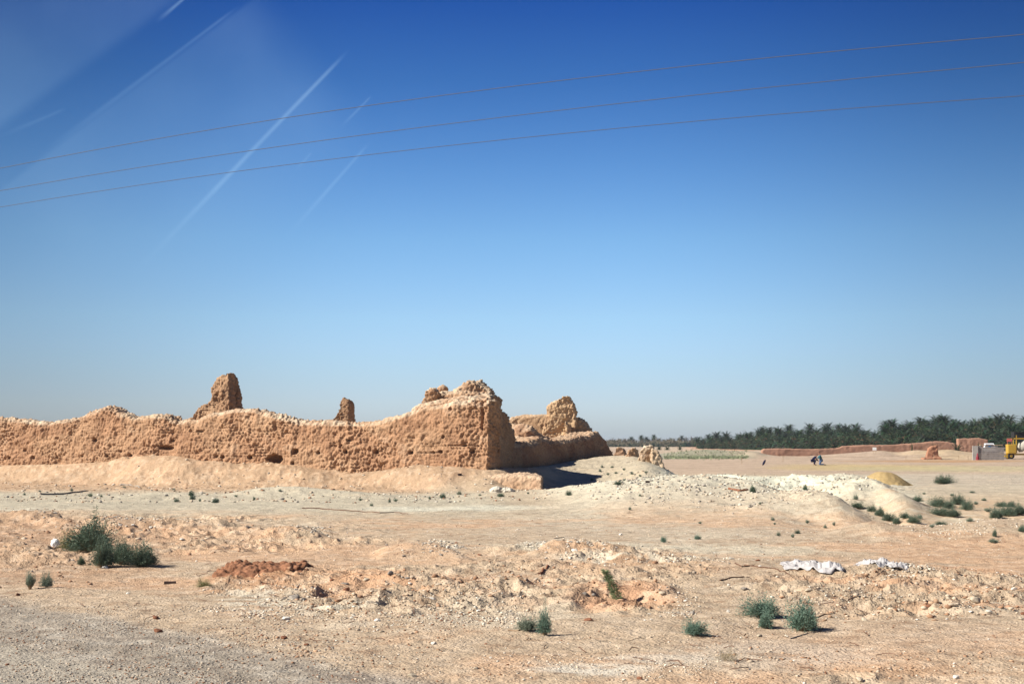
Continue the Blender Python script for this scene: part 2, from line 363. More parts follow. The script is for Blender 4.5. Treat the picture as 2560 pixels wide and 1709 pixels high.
# ---------------------------------------------------------------- terrain mesh
def build_ground():
    rows = [5.0]
    while rows[-1] < 480: rows.append(rows[-1]+max(.028, .0036*rows[-1]) if rows[-1] < 110 else rows[-1]*1.012)
    while rows[-1] < 9000: rows.append(rows[-1]*1.12)
    rows = np.array(rows)
    a = np.concatenate([np.linspace(-1.6, -.47, 60)[:-1], np.linspace(-.47, .47, 1260), np.linspace(.47, 1.6, 60)[1:]])
    Yg, A = np.meshgrid(rows, a, indexing='ij')
    X = A*Yg; n, m = X.shape
    x = X.ravel(); y = Yg.ravel()
    z = H(x, y)
    px, py = ang(x, y)
    C = ground_col(px, py, x, y, z)
    idx = np.arange(n*m).reshape(n, m)
    Q = np.stack([idx[:-1, :-1], idx[:-1, 1:], idx[1:, 1:], idx[1:, :-1]], -1).reshape(-1, 4)
    me = np_mesh('ground', np.stack([x, y, z], 1), Q, MAT['ground'], True)
    set_col(me, C)
    o = link('ground', me); tag(o, kind='structure')
    # behind the camera
    V = [(-900, -900, -.02), (900, -900, -.02), (900, 5.02, -.03), (-900, 5.02, -.03)]
    me2 = bpy.data.meshes.new('ground'); me2.from_pydata(V, [], [(0, 1, 2, 3)]); me2.materials.append(MAT['ground']); set_col(me2, np.tile([.30, .25, .19], (4, 1)))
    tag(link('ground', me2), kind='structure')
def ground_col(px, py, x, y, z):
    c = lambda *r: np.array(r)
    n1 = fbm2(x/5, y/5, 4, 71); n2 = fbm2(x/1.2, y/1.0, 4, 81); n3 = fbm2(x/.25, y/.22, 3, 91); n4 = fbm2(x/2.5, y/18, 3, 95)
    sand = c(.56, .425, .30); C = np.tile(sand, (len(x), 1))
    def put(mask, col, k=1.0):
        nonlocal C
        mk = (np.clip(mask, 0, 1)*k)[:, None]; C = C*(1-mk)+c(*col)*mk
    # far plain
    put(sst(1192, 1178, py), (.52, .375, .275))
    put(sst(1142, 1132, py)*sst(1500, 1700, px), (.54, .41, .30))
    put(blob(px, py, 1830, 1118, 130, 9, n1), (.62, .30, .18), .8)
    put(blob(px, py, 1700, 1143, 200, 5, n4), (.30, .31, .22), .7)
    put(blob(px, py, 2150, 1168, 300, 9, n1)*sst(1880, 1930, px), (.56, .41, .20), .75)
    put(blob(px, py, 2350, 1152, 260, 3.5, n4*.5), (.48, .27, .13), .8)
    put(blob(px, py, 2400, 1172, 330, 8, n4), (.53, .45, .26), .6)
    put(blob(px, py, 2380, 1135, 180, 14, n1), (.60, .43, .26), .8)
    put(sst(1178, 1190, py)*sst(1235, 1215, py)*sst(2000, 2200, px), (.52, .42, .325))
    # pale gravel mounds and mid plain
    pale = sst(1252, 1600, px+n1*80)*sst(2330, 2190, px+n1*60-(py-1220)*1.5)*sst(1186, 1194, py)*sst(1300, 1235, py)
    put(pale, (.74, .70, .56), .92)
    put(blob(px, py, 1700, 1300, 500, 60, n1), (.62, .52, .40), .6)
    put(sst(1218, 1226, py)*sst(1300, 1262, py)*sst(1350, 1150, px), (.565, .485, .37), .85)
    put(blob(px, py, 1130, 1270, 250, 7, n4), (.68, .62, .50), .8)
    put(blob(px, py, 1620, 1372, 460, 18, n1), (.66, .60, .47), .75)
    put(blob(px, py, 2400, 1225, 300, 16, n1), (.54, .44, .33), .7)
    put(blob(px, py, 2380, 1275, 240, 30, n1)*sst(-.2, .3, n2), (.56, .34, .20), .7)
    put(blob(px, py, 2250, 1300, 330, 30, n1)*sst(0, .4, n2), (.60, .55, .43), .7)
    # sand bank under the long wall
    bank = sst(1236, 1222, py+n2*3+n1*5)*sst(1450, 1340, px)*sst(130, 105, y)
    put(bank, (.545, .35, .22), .95); put(bank*sst(0, .35, n2), (.50, .29, .175), .5); put(bank*sst(.1, .4, n3), (.68, .52, .38), .35)
    put(bank*sst(850, 1000, px)*sst(-.3, .4, n1), (.62, .45, .30), .7)
    put(sst(1228, 1212, py)*sst(1330, 1380, px)*sst(1700, 1600, px)*sst(130, 105, y), (.55, .44, .32), .9)
    put(sst(.15, .5, n2)*sst(1290, 1220, py)*sst(1192, 1200, py), (.58, .42, .28), .35)
    # foreground
    fg = sst(1262, 1300, py)
    put(fg*sst(.05, .45, n1+n2*.5), (.60, .36, .215), .6)
    put(fg*sst(.25, .5, -n1+n2*.6), (.62, .54, .42), .5)
    put(blob(px, py, 120, 1380, 300, 90, n1), (.50, .33, .215), .75)
    put(blob(px, py, 300, 1345, 420, 40, n2), (.56, .35, .22), .5)
    put(blob(px, py, 950, 1390, 380, 30, n2), (.60, .40, .26), .6)
    put(blob(px, py, 1000, 1480, 450, 50, n2)*sst(-.1, .3, n2), (.58, .32, .18), .7)
    put(blob(px, py, 2280, 1480, 400, 65, n2)*sst(-.2, .25, n2), (.55, .31, .18), .7)
    put(blob(px, py, 1560, 1500, 150, 30, n2), (.62, .34, .20), .8)
    put(blob(px, py, 1600, 1420, 350, 30, n2), (.60, .40, .26), .5)
    put(blob(px, py, 2200, 1600, 500, 55, n1), (.56, .40, .28), .6)
    put(blob(px, py, 1480, 1680, 160, 18, n2+n3*.5), (.72, .66, .56), .8)
    put(blob(px, py, 1680, 1650, 180, 14, n2+n3*.5), (.68, .60, .50), .6)
    put(blob(px, py, 1900, 1640, 260, 40, n1), (.62, .52, .42), .5)
    for q in ((1409, 1366, 150, 18), (1110, 1368, 60, 18), (760, 1325, 60, 14), (1640, 1405, 260, 8), (380, 1302, 150, 8), (40, 1276, 120, 5), (820, 1520, 160, 20), (640, 1500, 110, 30), (2240, 1420, 100, 16), (2450, 1315, 200, 8)):
        put(blob(px, py, *q, n2)*sst(-.3, .2, n3), (.68, .62, .50), .75)
    put(blob(px, py, 655, 1448, 150, 20, n2), (.46, .25, .14), .8)
    put(sst(.1, .45, n3)*fg, (.64, .52, .40), .35)
    put(sst(.25, .5, -n3)*fg, (.42, .25, .15), .45)
    # grey road shoulder in the near left corner
    line = np.interp(px, [-900, 0, 359, 700, 900, 1150, 1500], [1400, 1490, 1550, 1632, 1674, 1715, 1800])
    s = sst(-14, 22, py-line+n2*16+n1*10)
    put(s, (.385, .33, .27), .92)
    put(s*sst(.1, .5, n3), (.50, .46, .40), .35); put(s*sst(.2, .5, -n3), (.25, .19, .15), .4)
    q = (py-line)/1.0; st = vnoise2(q/11+n2*.3, px*0+3, 7)*.6+vnoise2(q/4.5, px/400, 8)*.4; C = C*(1+s*st*.22)[:, None]
    line2 = np.interp(px, [-900, 0, 300, 700, 1100], [1540, 1606, 1672, 1735, 1790])
    put(sst(-6, 14, py-line2+n2*6), (.44, .39, .32), .7)
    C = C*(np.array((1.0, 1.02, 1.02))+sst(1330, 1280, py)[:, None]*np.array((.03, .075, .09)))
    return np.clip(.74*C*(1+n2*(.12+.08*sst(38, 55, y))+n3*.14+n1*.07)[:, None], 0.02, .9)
build_ground()

def hit(pix):
    """(px,py) photo places -> world points on the ground"""
    pix = np.asarray(pix, float); u = pix[:, 0]-1280; v = 854.5-pix[:, 1]
    Yr = F*math.cos(TH)-v*math.sin(TH); Zr = F*math.sin(TH)+v*math.cos(TH)
    Ys = 9*np.exp(np.linspace(0, math.log(500/9), 1400))
    out = []
    for i in range(0, len(pix), 100):
        s = slice(i, i+100)
        Y = np.tile(Ys, (len(u[s]), 1)); X = Y*(u[s]/Yr[s])[:, None]; Z = CH+Y*(Zr[s]/Yr[s])[:, None]
        h = H(X.ravel(), Y.ravel(), False).reshape(X.shape)
        below = Z <= h; k = np.where(below.any(1), below.argmax(1), len(Ys)-1)
        for r, kk in enumerate(k):
            out.append((X[r, kk], Y[r, kk]))
    out = np.array(out); z = H(out[:, 0], out[:, 1])
    return [Vector((a, b, c)) for (a, b), c in zip(out, z)]
def hit1(px, py): return hit([(px, py)])[0]
def wpx(w, Y): return w*Y/F
# ---------------------------------------------------------------- ruins
def loft(secs, cap=True):
    n = len(secs[0]); V = [p for s in secs for p in s]; Fc = []
    for i in range(len(secs)-1):
        for j in range(n):
            a, b = i*n+j, i*n+(j+1) % n
            Fc.append((a, b, b+n, a+n))
    if cap: Fc.append(tuple(range(n))[::-1]); Fc.append(tuple(range((len(secs)-1)*n, len(secs)*n)))
    return V, Fc
def slab(pts, thick, zb, batter=.1, lean=.12, round_=.2):
    """pts: (px, py_top, Y) along the front; thick: vector backwards"""
    secs = []; th = Vector(thick)
    tl = th.normalized()
    for px, py, Y in pts:
        t = P(px, py, Y); hgt = max(.2, t.z-zb); r = min(round_, hgt*.4)
        fb = Vector((t.x, t.y, zb))-tl*batter*hgt
        f1 = Vector((t.x, t.y, t.z-r)); f1 = f1-tl*(batter*r)
        f2 = t+tl*r*.7
        b2 = t+th*.8; b1 = Vector((t.x, t.y, t.z-r))+th; bb = Vector((t.x, t.y, zb))+th*(1+lean)
        secs.append([fb, f1, f2, b2, b1, bb])
    return loft(secs)
def prism(outl, Yf, thick, taper=.4):
    """closed outline in photo pixels at depth Yf(px), pushed back by thick"""
    A = [P(px, py, Yf(px) if callable(Yf) else Yf) for px, py in outl]; n = len(A)
    z1 = max(a.z for a in A); z0 = min(max(a.z for a in A)-.5, P(1280, 1100, 90).z)
    B = [a+Vector(thick)*(1-taper*min(1, max(0, (a.z-z0)/(z1-z0)))) for a in A]
    Fc = [(i, (i+1) % n, (i+1) % n+n, i+n) for i in range(n)]+[tuple(range(n))[::-1], tuple(range(n, 2*n))]
    return A+B, Fc
def blobm(c, r, seed=0):
    bm = bmesh.new(); bmesh.ops.create_icosphere(bm, subdivisions=3, radius=1)
    V = [Vector((c[0]+v.co.x*r[0], c[1]+v.co.y*r[1], c[2]+v.co.z*r[2])) for v in bm.verts]
    Fc = [tuple(v.index for v in f.verts) for f in bm.faces]; bm.free(); return V, Fc
def ruin(name, parts, voxel, amp=.06, cell=.17, holes=(), col=(.43, .25, .146), pale=(.70, .58, .43), dark=(.28, .150, .086), seed=0, big=.10, low=.9, material='mud', smooth=3, vert=1.0):
    V = []; Fc = []
    for v, f in parts:
        o = len(V); V += [tuple(a) for a in v]; Fc += [tuple(i+o for i in q) for q in f]
    me = bpy.data.meshes.new('tmp'); me.from_pydata(V, [], Fc)
    bm = bmesh.new(); bm.from_mesh(me); bmesh.ops.recalc_face_normals(bm, faces=bm.faces); bm.to_mesh(me); bm.free()
    t = bpy.data.objects.new('tmp', me); COL.objects.link(t)
    md = t.modifiers.new('r', 'REMESH'); md.mode = 'VOXEL'; md.voxel_size = voxel
    if smooth:
        sm = t.modifiers.new('s', 'SMOOTH'); sm.iterations = smooth; sm.factor = .5
    dg = bpy.context.evaluated_depsgraph_get(); dg.update()
    m2 = bpy.data.meshes.new_from_object(t.evaluated_get(dg)); bpy.data.objects.remove(t); bpy.data.meshes.remove(me)
    n = len(m2.vertices); co = np.empty(n*3, np.float32); m2.vertices.foreach_get('co', co); co = co.reshape(-1, 3).astype(float)
    no = np.array([v.vector for v in m2.vertex_normals]) if n < 20 else None
    nb = np.empty(n*3, np.float32); m2.vertex_normals.foreach_get('vector', nb); no = nb.reshape(-1, 3).astype(float)
    x, y, z = co.T
    d = fbm(x/low, y/low, z/low*.8, 3, seed)*big+fbm(x/.42, y/.42, z/.34, 2, seed+2)*amp*1.1
    wx = fbm(x*2, y*2, z*2, 2, seed+5)*.08
    f = voro((x+wx)/cell, y/cell, (z+wx)/(cell*vert), seed+9)
    d2 = np.clip(.72-f, -.35, .72)*amp*2.4-amp*.6
    crs = np.abs(((z+fbm(x/1.5, y/1.5, z/1.5, 2, seed+3)*.12)/.14) % 1-.5)*2
    d3 = -sst(.70, 1.0, crs)*amp*.8*sst(-.3, .3, fbm(x/2.2, y/2.2, z/1.2, 2, seed+51))+fbm(x/.3, y/.3, z/2.2, 3, seed+53)*amp*.9
    d4 = fbm(x/.07, y/.07, z/.07, 2, seed+11)*amp*.35
    er = sst(-.35, .3, fbm(x/1.7, y/1.7, z/1.7, 3, seed+17))
    d = d+(d2*.9+d3)*(.50+.70*er)+d4
    hm = np.zeros(n)
    if len(holes):
        hx, hy = proj(co)
        for (cx, cy, w, h, dep) in holes:
            r = ((hx-cx)/(w*.5))**2+((hy-cy)/(h*.5))**2
            r = r*(1+.35*fbm(x/.2, y/.2, z/.2, 2, seed+23))
            k = np.where((r < 1) & (no[:, 1] < .1), np.clip(1-r, 0, 1)**.35, 0); hm = np.maximum(hm, k*dep)
    co2 = co+no*d[:, None]
    co2[:, 1] += hm*.93; co2[:, 0] += hm*.35
    m2.vertices.foreach_set('co', co2.astype(np.float32).ravel())
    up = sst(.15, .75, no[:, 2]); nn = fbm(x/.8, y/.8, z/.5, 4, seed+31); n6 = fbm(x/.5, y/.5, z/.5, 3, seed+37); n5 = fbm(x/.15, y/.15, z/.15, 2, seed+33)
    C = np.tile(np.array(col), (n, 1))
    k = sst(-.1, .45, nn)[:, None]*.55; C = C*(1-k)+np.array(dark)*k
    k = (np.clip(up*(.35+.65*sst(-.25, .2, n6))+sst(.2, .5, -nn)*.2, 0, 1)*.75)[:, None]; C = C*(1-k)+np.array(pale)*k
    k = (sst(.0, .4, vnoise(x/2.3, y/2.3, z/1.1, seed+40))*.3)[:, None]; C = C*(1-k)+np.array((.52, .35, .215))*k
    C = C*(1+n5*.10)[:, None]
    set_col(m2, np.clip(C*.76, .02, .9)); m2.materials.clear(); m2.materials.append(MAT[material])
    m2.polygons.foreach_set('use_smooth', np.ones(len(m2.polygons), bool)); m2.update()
    m2.name = name
    # move origin to the base
    base = Vector((float(co2[:, 0].mean()), float(co2[:, 1].mean()), float(co2[:, 2].min())))
    m2.transform(Matrix.Translation(-base))
    return link(name, m2, loc=base)
TOP = [(-330, 1050), (-250, 1040), (-150, 1052), (-60, 1046), (0, 1045), (30, 1046), (57, 1049), (86, 1055), (125, 1055), (149, 1050), (179, 1047), (209, 1037), (238, 1025), (259, 1017), (283, 1022), (295, 1034), (313, 1036), (334, 1042),
       (358, 1039), (378, 1036), (414, 1038), (429, 1051), (462, 1052), (492, 1049), (521, 1035), (566, 1025), (608, 1019), (635, 1022), (656, 1030), (700, 1040), (734, 1049), (764, 1055), (809, 1054), (856, 1055),
       (898, 1055), (943, 1052), (981, 1042), (1017, 1033), (1047, 1020), (1092, 1012), (1136, 1004), (1181, 1004), (1205, 1010), (1223, 1000)]
wallpts = [(x, y, float(wall_Y(x))) for x, y in TOP]
nb_ = Vector((.447, .894, 0))
HOLES = [(21, 1144, 10, 9, .35), (82, 1143, 9, 8, .35), (143, 1143, 8, 7, .3), (204, 1140, 8, 7, .3), (267, 1140, 8, 7, .3), (326, 1138, 14, 7, .35), (235, 1100, 12, 11, .4), (414, 1119, 36, 12, .5), (556, 1141, 10, 9, .4),
         (540, 1141, 10, 7, .3), (623, 1143, 12, 10, .5), (685, 1147, 42, 26, .9), (736, 1128, 18, 16, .6), (794, 1131, 9, 8, .35), (865, 1129, 11, 10, .4), (940, 1129, 13, 14, .5), (1026, 1131, 12, 9, .4),
         (1101, 1129, 12, 10, .4), (1083, 1131, 7, 6, .3), (1181, 1129, 11, 10, .4), (731, 1158, 8, 7, .3), (871, 1100, 8, 7, .3), (852, 1115, 9, 12, .25), (1205, 1040, 7, 72, .35), (1155, 1113, 110, 4, .16), (1070, 1131, 60, 3, .12),
         (1108, 1091, 8, 8, .25), (1126, 1022, 8, 10, .25), (500, 1078, 18, 5, .2), (478, 1078, 8, 8, .2), (430, 1100, 9, 9, .2), (145, 1095, 9, 7, .2), (60, 1125, 8, 8, .25), (300, 1128, 9, 6, .2)]
# bastion: ledge and peak behind the lip
ledge = slab([(1020, 1030, 73.5), (1047, 1008, 73.2), (1092, 1000, 73), (1136, 992, 72.8), (1181, 990, 72.5), (1222, 996, 72.2)], (.6, 3.0, 0), -.3)
ledge2 = slab([(1040, 1012, 75), (1060, 1000, 75.2), (1078, 993, 75.6), (1095, 984, 76), (1110, 979, 76.2), (1136, 977, 76), (1181, 977, 75.8), (1226, 988, 75)], (.5, 3, 0), -.3)
peak = slab([(1118, 986, 76.2), (1133, 972, 76.2), (1151, 960, 76.2), (1172, 950, 76.2), (1193, 952, 76.2), (1214, 966, 76.2), (1226, 980, 76), (1234, 998, 76)], (.3, 1.3, 0), -.3)
def flank():
    secs = []
    for px, py, Y in ((1226, 998, 70.4), (1234, 997, 71.6), (1245, 1006, 73.2), (1256, 1020, 75), (1267, 1034, 76.4), (1276, 1049, 77.6), (1283, 1070, 79), (1287, 1095, 80.2), (1288, 1112, 81)):
        t = P(px, py, Y); zb = -.3; h = t.z-zb
        secs.append([Vector((t.x+.05*h, t.y-.05, zb)), Vector((t.x+.03*h, t.y, zb+h*.5)), Vector((t.x, t.y, t.z-.15)), Vector((t.x-.2, t.y, t.z)), Vector((t.x-2.2, t.y+1.7, t.z)), Vector((t.x-2.4, t.y+1.7, zb))])
    return loft(secs)
front = slab(wallpts, nb_*1.3, -.4, batter=.07)
o = ruin('mud_brick_wall', [front, ledge, ledge2, peak, flank()], .050, amp=.092, cell=.16, holes=HOLES, seed=3, smooth=4)
tag(o, 'long eroded mud brick wall with putlog holes, ending at a tall rounded corner bastion', 'ruined wall')
o = ruin('wall_stump', [prism([(1050, 1006), (1059, 995), (1062, 976), (1077, 970), (1090, 974), (1097, 984), (1088, 998), (1080, 1008)], 75.4, (.25, .8, 0))], .04, amp=.05, cell=.14, seed=8, smooth=2)
tag(o, 'small knobbly mud stump on the bastion ledge, left of its peak', 'ruin stump')
o = ruin('mud_lump', [blobm(P(1107, 973, 77.2), (.33, .3, .27))], .035, amp=.05, cell=.14, seed=9, smooth=1)
tag(o, 'round lump of old mud brick balanced on the bastion top against the sky', 'mud lump')
# standing remains behind the long wall
o = ruin('ruined_tower', [prism([(480, 1140), (480, 1046), (489, 1024), (497, 1018), (505, 1010), (515, 1008), (524, 999), (531, 988), (529, 972), (534, 955), (547, 941), (558, 936), (565, 930), (570, 930), (572, 960), (573, 1140)], lambda p: 88+(573-p)*.02, (.42, 1.3, -.12), .35),
                          prism([(555, 1140), (570, 940), (580, 937), (588, 948), (592, 966), (594, 990), (599, 1008), (607, 1024), (608, 1140)], 89.4, (.1, .6, 0), .2),
                          prism([(460, 1140), (468, 1052), (480, 1040), (486, 1030), (490, 1140)], 90.5, (.2, .9, 0), .2)], .045, amp=.06, cell=.17, seed=12, col=(.38, .23, .135), pale=(.48, .33, .21), smooth=9, big=.24, low=.55)
tag(o, 'tall tapering mud tower stub rising behind the left part of the long wall', 'ruined tower')
o = ruin('ruined_pillar', [prism([(848, 1140), (847, 1022), (849, 1004), (856, 993), (861, 992), (865, 998), (872, 1001), (872, 1140)], lambda p: 86, (.42, 1.1, -.2)),
                           prism([(815, 1140), (823, 1052), (838, 1036), (848, 1020), (856, 1140)], 86.4, (.3, 1.0, 0))], .042, amp=.05, cell=.15, seed=13, col=(.38, .23, .135), pale=(.46, .31, .20), smooth=7, big=.14)
tag(o, 'short jagged mud pillar standing alone behind the middle of the long wall', 'ruined pillar')
o = ruin('mud_heap', [slab([(215, 1060, 93), (238, 1028, 93), (250, 1020, 93), (259, 1015, 93), (283, 1020, 93), (296, 1050, 93)], (.4, 1.5, 0), -.2)], .06, amp=.05, seed=14, col=(.42, .26, .17), pale=(.48, .31, .21))
tag(o, 'low reddish mud heap showing above the far left of the long wall', 'mud heap')
# shaded wall receding to the right of the bastion, with the earth fill behind it
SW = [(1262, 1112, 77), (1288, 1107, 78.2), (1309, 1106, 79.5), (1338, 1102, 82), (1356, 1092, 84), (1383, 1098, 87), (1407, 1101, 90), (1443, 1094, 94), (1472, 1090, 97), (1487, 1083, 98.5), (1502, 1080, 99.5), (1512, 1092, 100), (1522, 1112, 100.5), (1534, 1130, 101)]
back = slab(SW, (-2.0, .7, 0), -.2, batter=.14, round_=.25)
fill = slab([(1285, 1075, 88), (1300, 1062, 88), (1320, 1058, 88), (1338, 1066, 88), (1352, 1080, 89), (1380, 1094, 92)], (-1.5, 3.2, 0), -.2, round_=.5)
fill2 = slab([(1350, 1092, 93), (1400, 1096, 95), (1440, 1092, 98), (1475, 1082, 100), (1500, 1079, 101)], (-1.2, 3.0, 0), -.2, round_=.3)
o = ruin('mud_brick_wall', [back, fill, fill2], .06, amp=.09, cell=.18, seed=21, col=(.36, .20, .12), pale=(.62, .47, .33), smooth=4)  # part of this wall's shade is put into its darker, redder base colour
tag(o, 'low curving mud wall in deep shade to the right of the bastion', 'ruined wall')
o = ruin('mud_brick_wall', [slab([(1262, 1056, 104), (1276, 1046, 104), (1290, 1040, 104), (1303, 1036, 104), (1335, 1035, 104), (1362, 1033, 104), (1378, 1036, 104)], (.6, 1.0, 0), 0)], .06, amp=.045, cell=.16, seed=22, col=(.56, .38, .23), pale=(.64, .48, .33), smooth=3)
tag(o, 'sunlit inner mud wall seen between the bastion and the central tower', 'ruined wall')
o = ruin('ruined_tower', [prism([(1352, 1120), (1360, 1060), (1366, 1035), (1368, 1014), (1383, 1004), (1398, 996), (1410, 989), (1420, 989), (1429, 998), (1435, 1012), (1438, 1030), (1439, 1120)], lambda p: 101+(1439-p)*.012+max(0, p-1420)*.035, (.15, 1.5, -.05), .3),
                          prism([(1412, 1120), (1412, 1050), (1424, 1080), (1428, 1120)], 101, (.3, .9, 0)),
                          prism([(1420, 1120), (1426, 1041), (1446, 1044), (1458, 1055), (1469, 1072), (1474, 1120)], 102.2, (.3, 1.2, 0), .2)], .055, amp=.10, cell=.18, seed=23, col=(.54, .37, .22), pale=(.66, .50, .35), smooth=7)
tag(o, 'sunlit blunt mud tower rising above the shaded curving wall', 'ruined tower')
# brick stump at the foot of the bastion
o = ruin('wall_stump', [slab([(1205, 1190, 68.6), (1245, 1185, 68.4), (1275, 1186, 68.2), (1310, 1186, 68), (1335, 1189, 67.8), (1354, 1194, 67.6)], (.1, 3.2, 0), -.5, batter=.35, round_=.12)], .045, amp=.05, cell=.17, seed=24, col=(.56, .39, .26), pale=(.64, .48, .34), smooth=4, big=.06)
tag(o, 'low crumbling brick stump at the foot of the bastion, its end face in shade', 'ruin stump')
# end pieces to the right
o = ruin('wall_fragment', [prism([(1598, 1185), (1596, 1150), (1600, 1128), (1609, 1117), (1625, 1112), (1632, 1113), (1636, 1185)], 84, (.25, 1.0, 0)),
                           prism([(1630, 1190), (1630, 1120), (1643, 1124), (1649, 1136), (1657, 1155), (1661, 1170), (1666, 1190)], 83.0, (.05, 1.4, 0)),
                           prism([(1606, 1190), (1600, 1160), (1604, 1140), (1612, 1136), (1616, 1165), (1616, 1190)], 83.2, (.0, .6, 0))], .045, amp=.07, cell=.2, seed=25, col=(.60, .46, .32), pale=(.72, .62, .48), smooth=2, big=.16)
tag(o, 'pale standing fragment at the right end of the ruins, shadow across its middle', 'wall fragment')
o = ruin('wall_fragment', [prism([(1560, 1150), (1572, 1124), (1582, 1119), (1590, 1120), (1592, 1150)], 88, (.35, 1.0, -.1))], .045, amp=.06, cell=.17, seed=26, col=(.55, .37, .24), smooth=2)
tag(o, 'small brown block of wall left of the pale end fragment', 'wall fragment')
o = ruin('wall_fragment', [prism([(1533, 1140), (1540, 1118), (1548, 1115), (1556, 1119), (1562, 1140)], 93, (.3, .7, 0))], .05, amp=.05, cell=.15, seed=27, col=(.48, .30, .19), smooth=2)
tag(o, 'tiny dark mud remnant just past the end of the shaded wall', 'wall fragment')
p = hit1(1255, 1229)
o = ruin('rubble_pile', [blobm(p+Vector((-.25, 0, .08)), (.35, .3, .22)), blobm(p+Vector((.2, 0, .05)), (.4, .3, .18))], .035, amp=.07, cell=.12, seed=28, col=(.66, .60, .50), pale=(.76, .72, .62), dark=(.45, .40, .34), smooth=1)
tag(o, 'small white rubble pile on the sand below the bastion', 'rubble pile')
# heaps
def heap(name, outline, Yc, th, seed, material, voxel, amp, cell, **k):
    return ruin(name, [slab([(x, y, Yc) for x, y in outline], th, -.3, batter=1.2, round_=.1, lean=.8)], voxel, amp=amp, cell=cell, seed=seed, material=material, smooth=6, **k)
o = heap('dirt_heap', [(530, 1440), (545, 1424), (583, 1417), (630, 1413), (673, 1410), (710, 1412), (743, 1411), (764, 1424), (784, 1450)], 24.6, (0, .8, 0), 31, 'red_dirt', .018, .055, .12, big=.09, low=.3)
tag(o, 'heap of fresh rust-red clods in the left foreground', 'dirt heap')
o = heap('sand_pile', [(2160, 1204), (2180, 1192), (2200, 1182), (2215, 1180), (2232, 1182), (2250, 1190), (2268, 1203), (2285, 1212)], 76, (0, 1.8, 0), 32, 'yellow_sand', .06, .02, .2, big=.08, low=.8)
tag(o, 'smooth mustard-yellow sand pile behind the pale gravel mounds', 'sand pile')
# ---------------------------------------------------------------- gravel and stones
def icos(sub=1):
    bm = bmesh.new(); bmesh.ops.create_icosphere(bm, subdivisions=sub, radius=1)
    V = np.array([v.co for v in bm.verts]); Fc = np.array([[v.index for v in f.verts] for f in bm.faces]); bm.free(); return V, Fc
def rock_mesh(seed, material, flat=.6):
    V, Fc = icos(3); r = np.random.default_rng(seed)
    for _ in range(9):   # planar cuts give an angular stone
        n = r.normal(size=3); n /= np.linalg.norm(n); d = r.uniform(.55, .85)
        k = V@n; V = V-np.outer(np.maximum(k-d, 0), n)
    V = V*(1+.10*fbm(V[:, 0]*3+seed, V[:, 1]*3, V[:, 2]*3, 3, seed))[:, None]
    V = V*np.array([1, .8, flat])
    return np_mesh('stone', V*.5, Fc, MAT[material], True)
ROCK = {m: [rock_mesh(100+i*7+j, m+'_stone', (.55, .7, .45)[i]) for i in range(3)] for j, m in enumerate(('white', 'pale', 'grey', 'brown'))}
LM = [(230, 1370, 'by the big dark bush at far left'), (95, 1455, 'near the pair of small tufts at far left'), (640, 1430, 'around the rust-red dirt heap'), (1060, 1370, 'on the grey gravel heap in the middle'), (760, 1330, 'on the far gravel heap left of centre'),
      (1430, 1370, 'on the white-topped gravel rise'), (1530, 1480, 'around the leaning sapling'), (1360, 1560, 'near the upright bush at centre right'), (1740, 1570, 'beside the low dark tuft on the right'), (1900, 1540, 'near the two green bushes at right'),
      (2030, 1420, 'around the crumpled white sacking'), (2200, 1410, 'around the smaller torn sack'), (2430, 1510, 'in the broken red ground at far right'), (400, 1310, 'along the rubble ledge behind the big dark bush'), (950, 1460, 'along the stony ledge at centre left'),
      (850, 1570, 'on open sand at bottom centre left'), (300, 1620, 'on the grey road shoulder'), (1450, 1650, 'on pale ground at bottom centre'), (2250, 1640, 'on bare sand at bottom right'), (1100, 1290, 'on the plain before the long wall'), (1700, 1290, 'on the plain before the pale mounds'), (2400, 1330, 'on the low ridge before the gully'), (1700, 1215, 'on the pale gravel mounds'), (500, 1215, 'on the sand bank below the long wall')]
def landmark(px, py):
    return min(LM, key=lambda l: ((l[0]-px)/2)**2+((l[1]-py)*1.6)**2)[2]
UL = {'white': 'white', 'pale': 'pale tan', 'grey': 'grey', 'brown': 'dark reddish'}
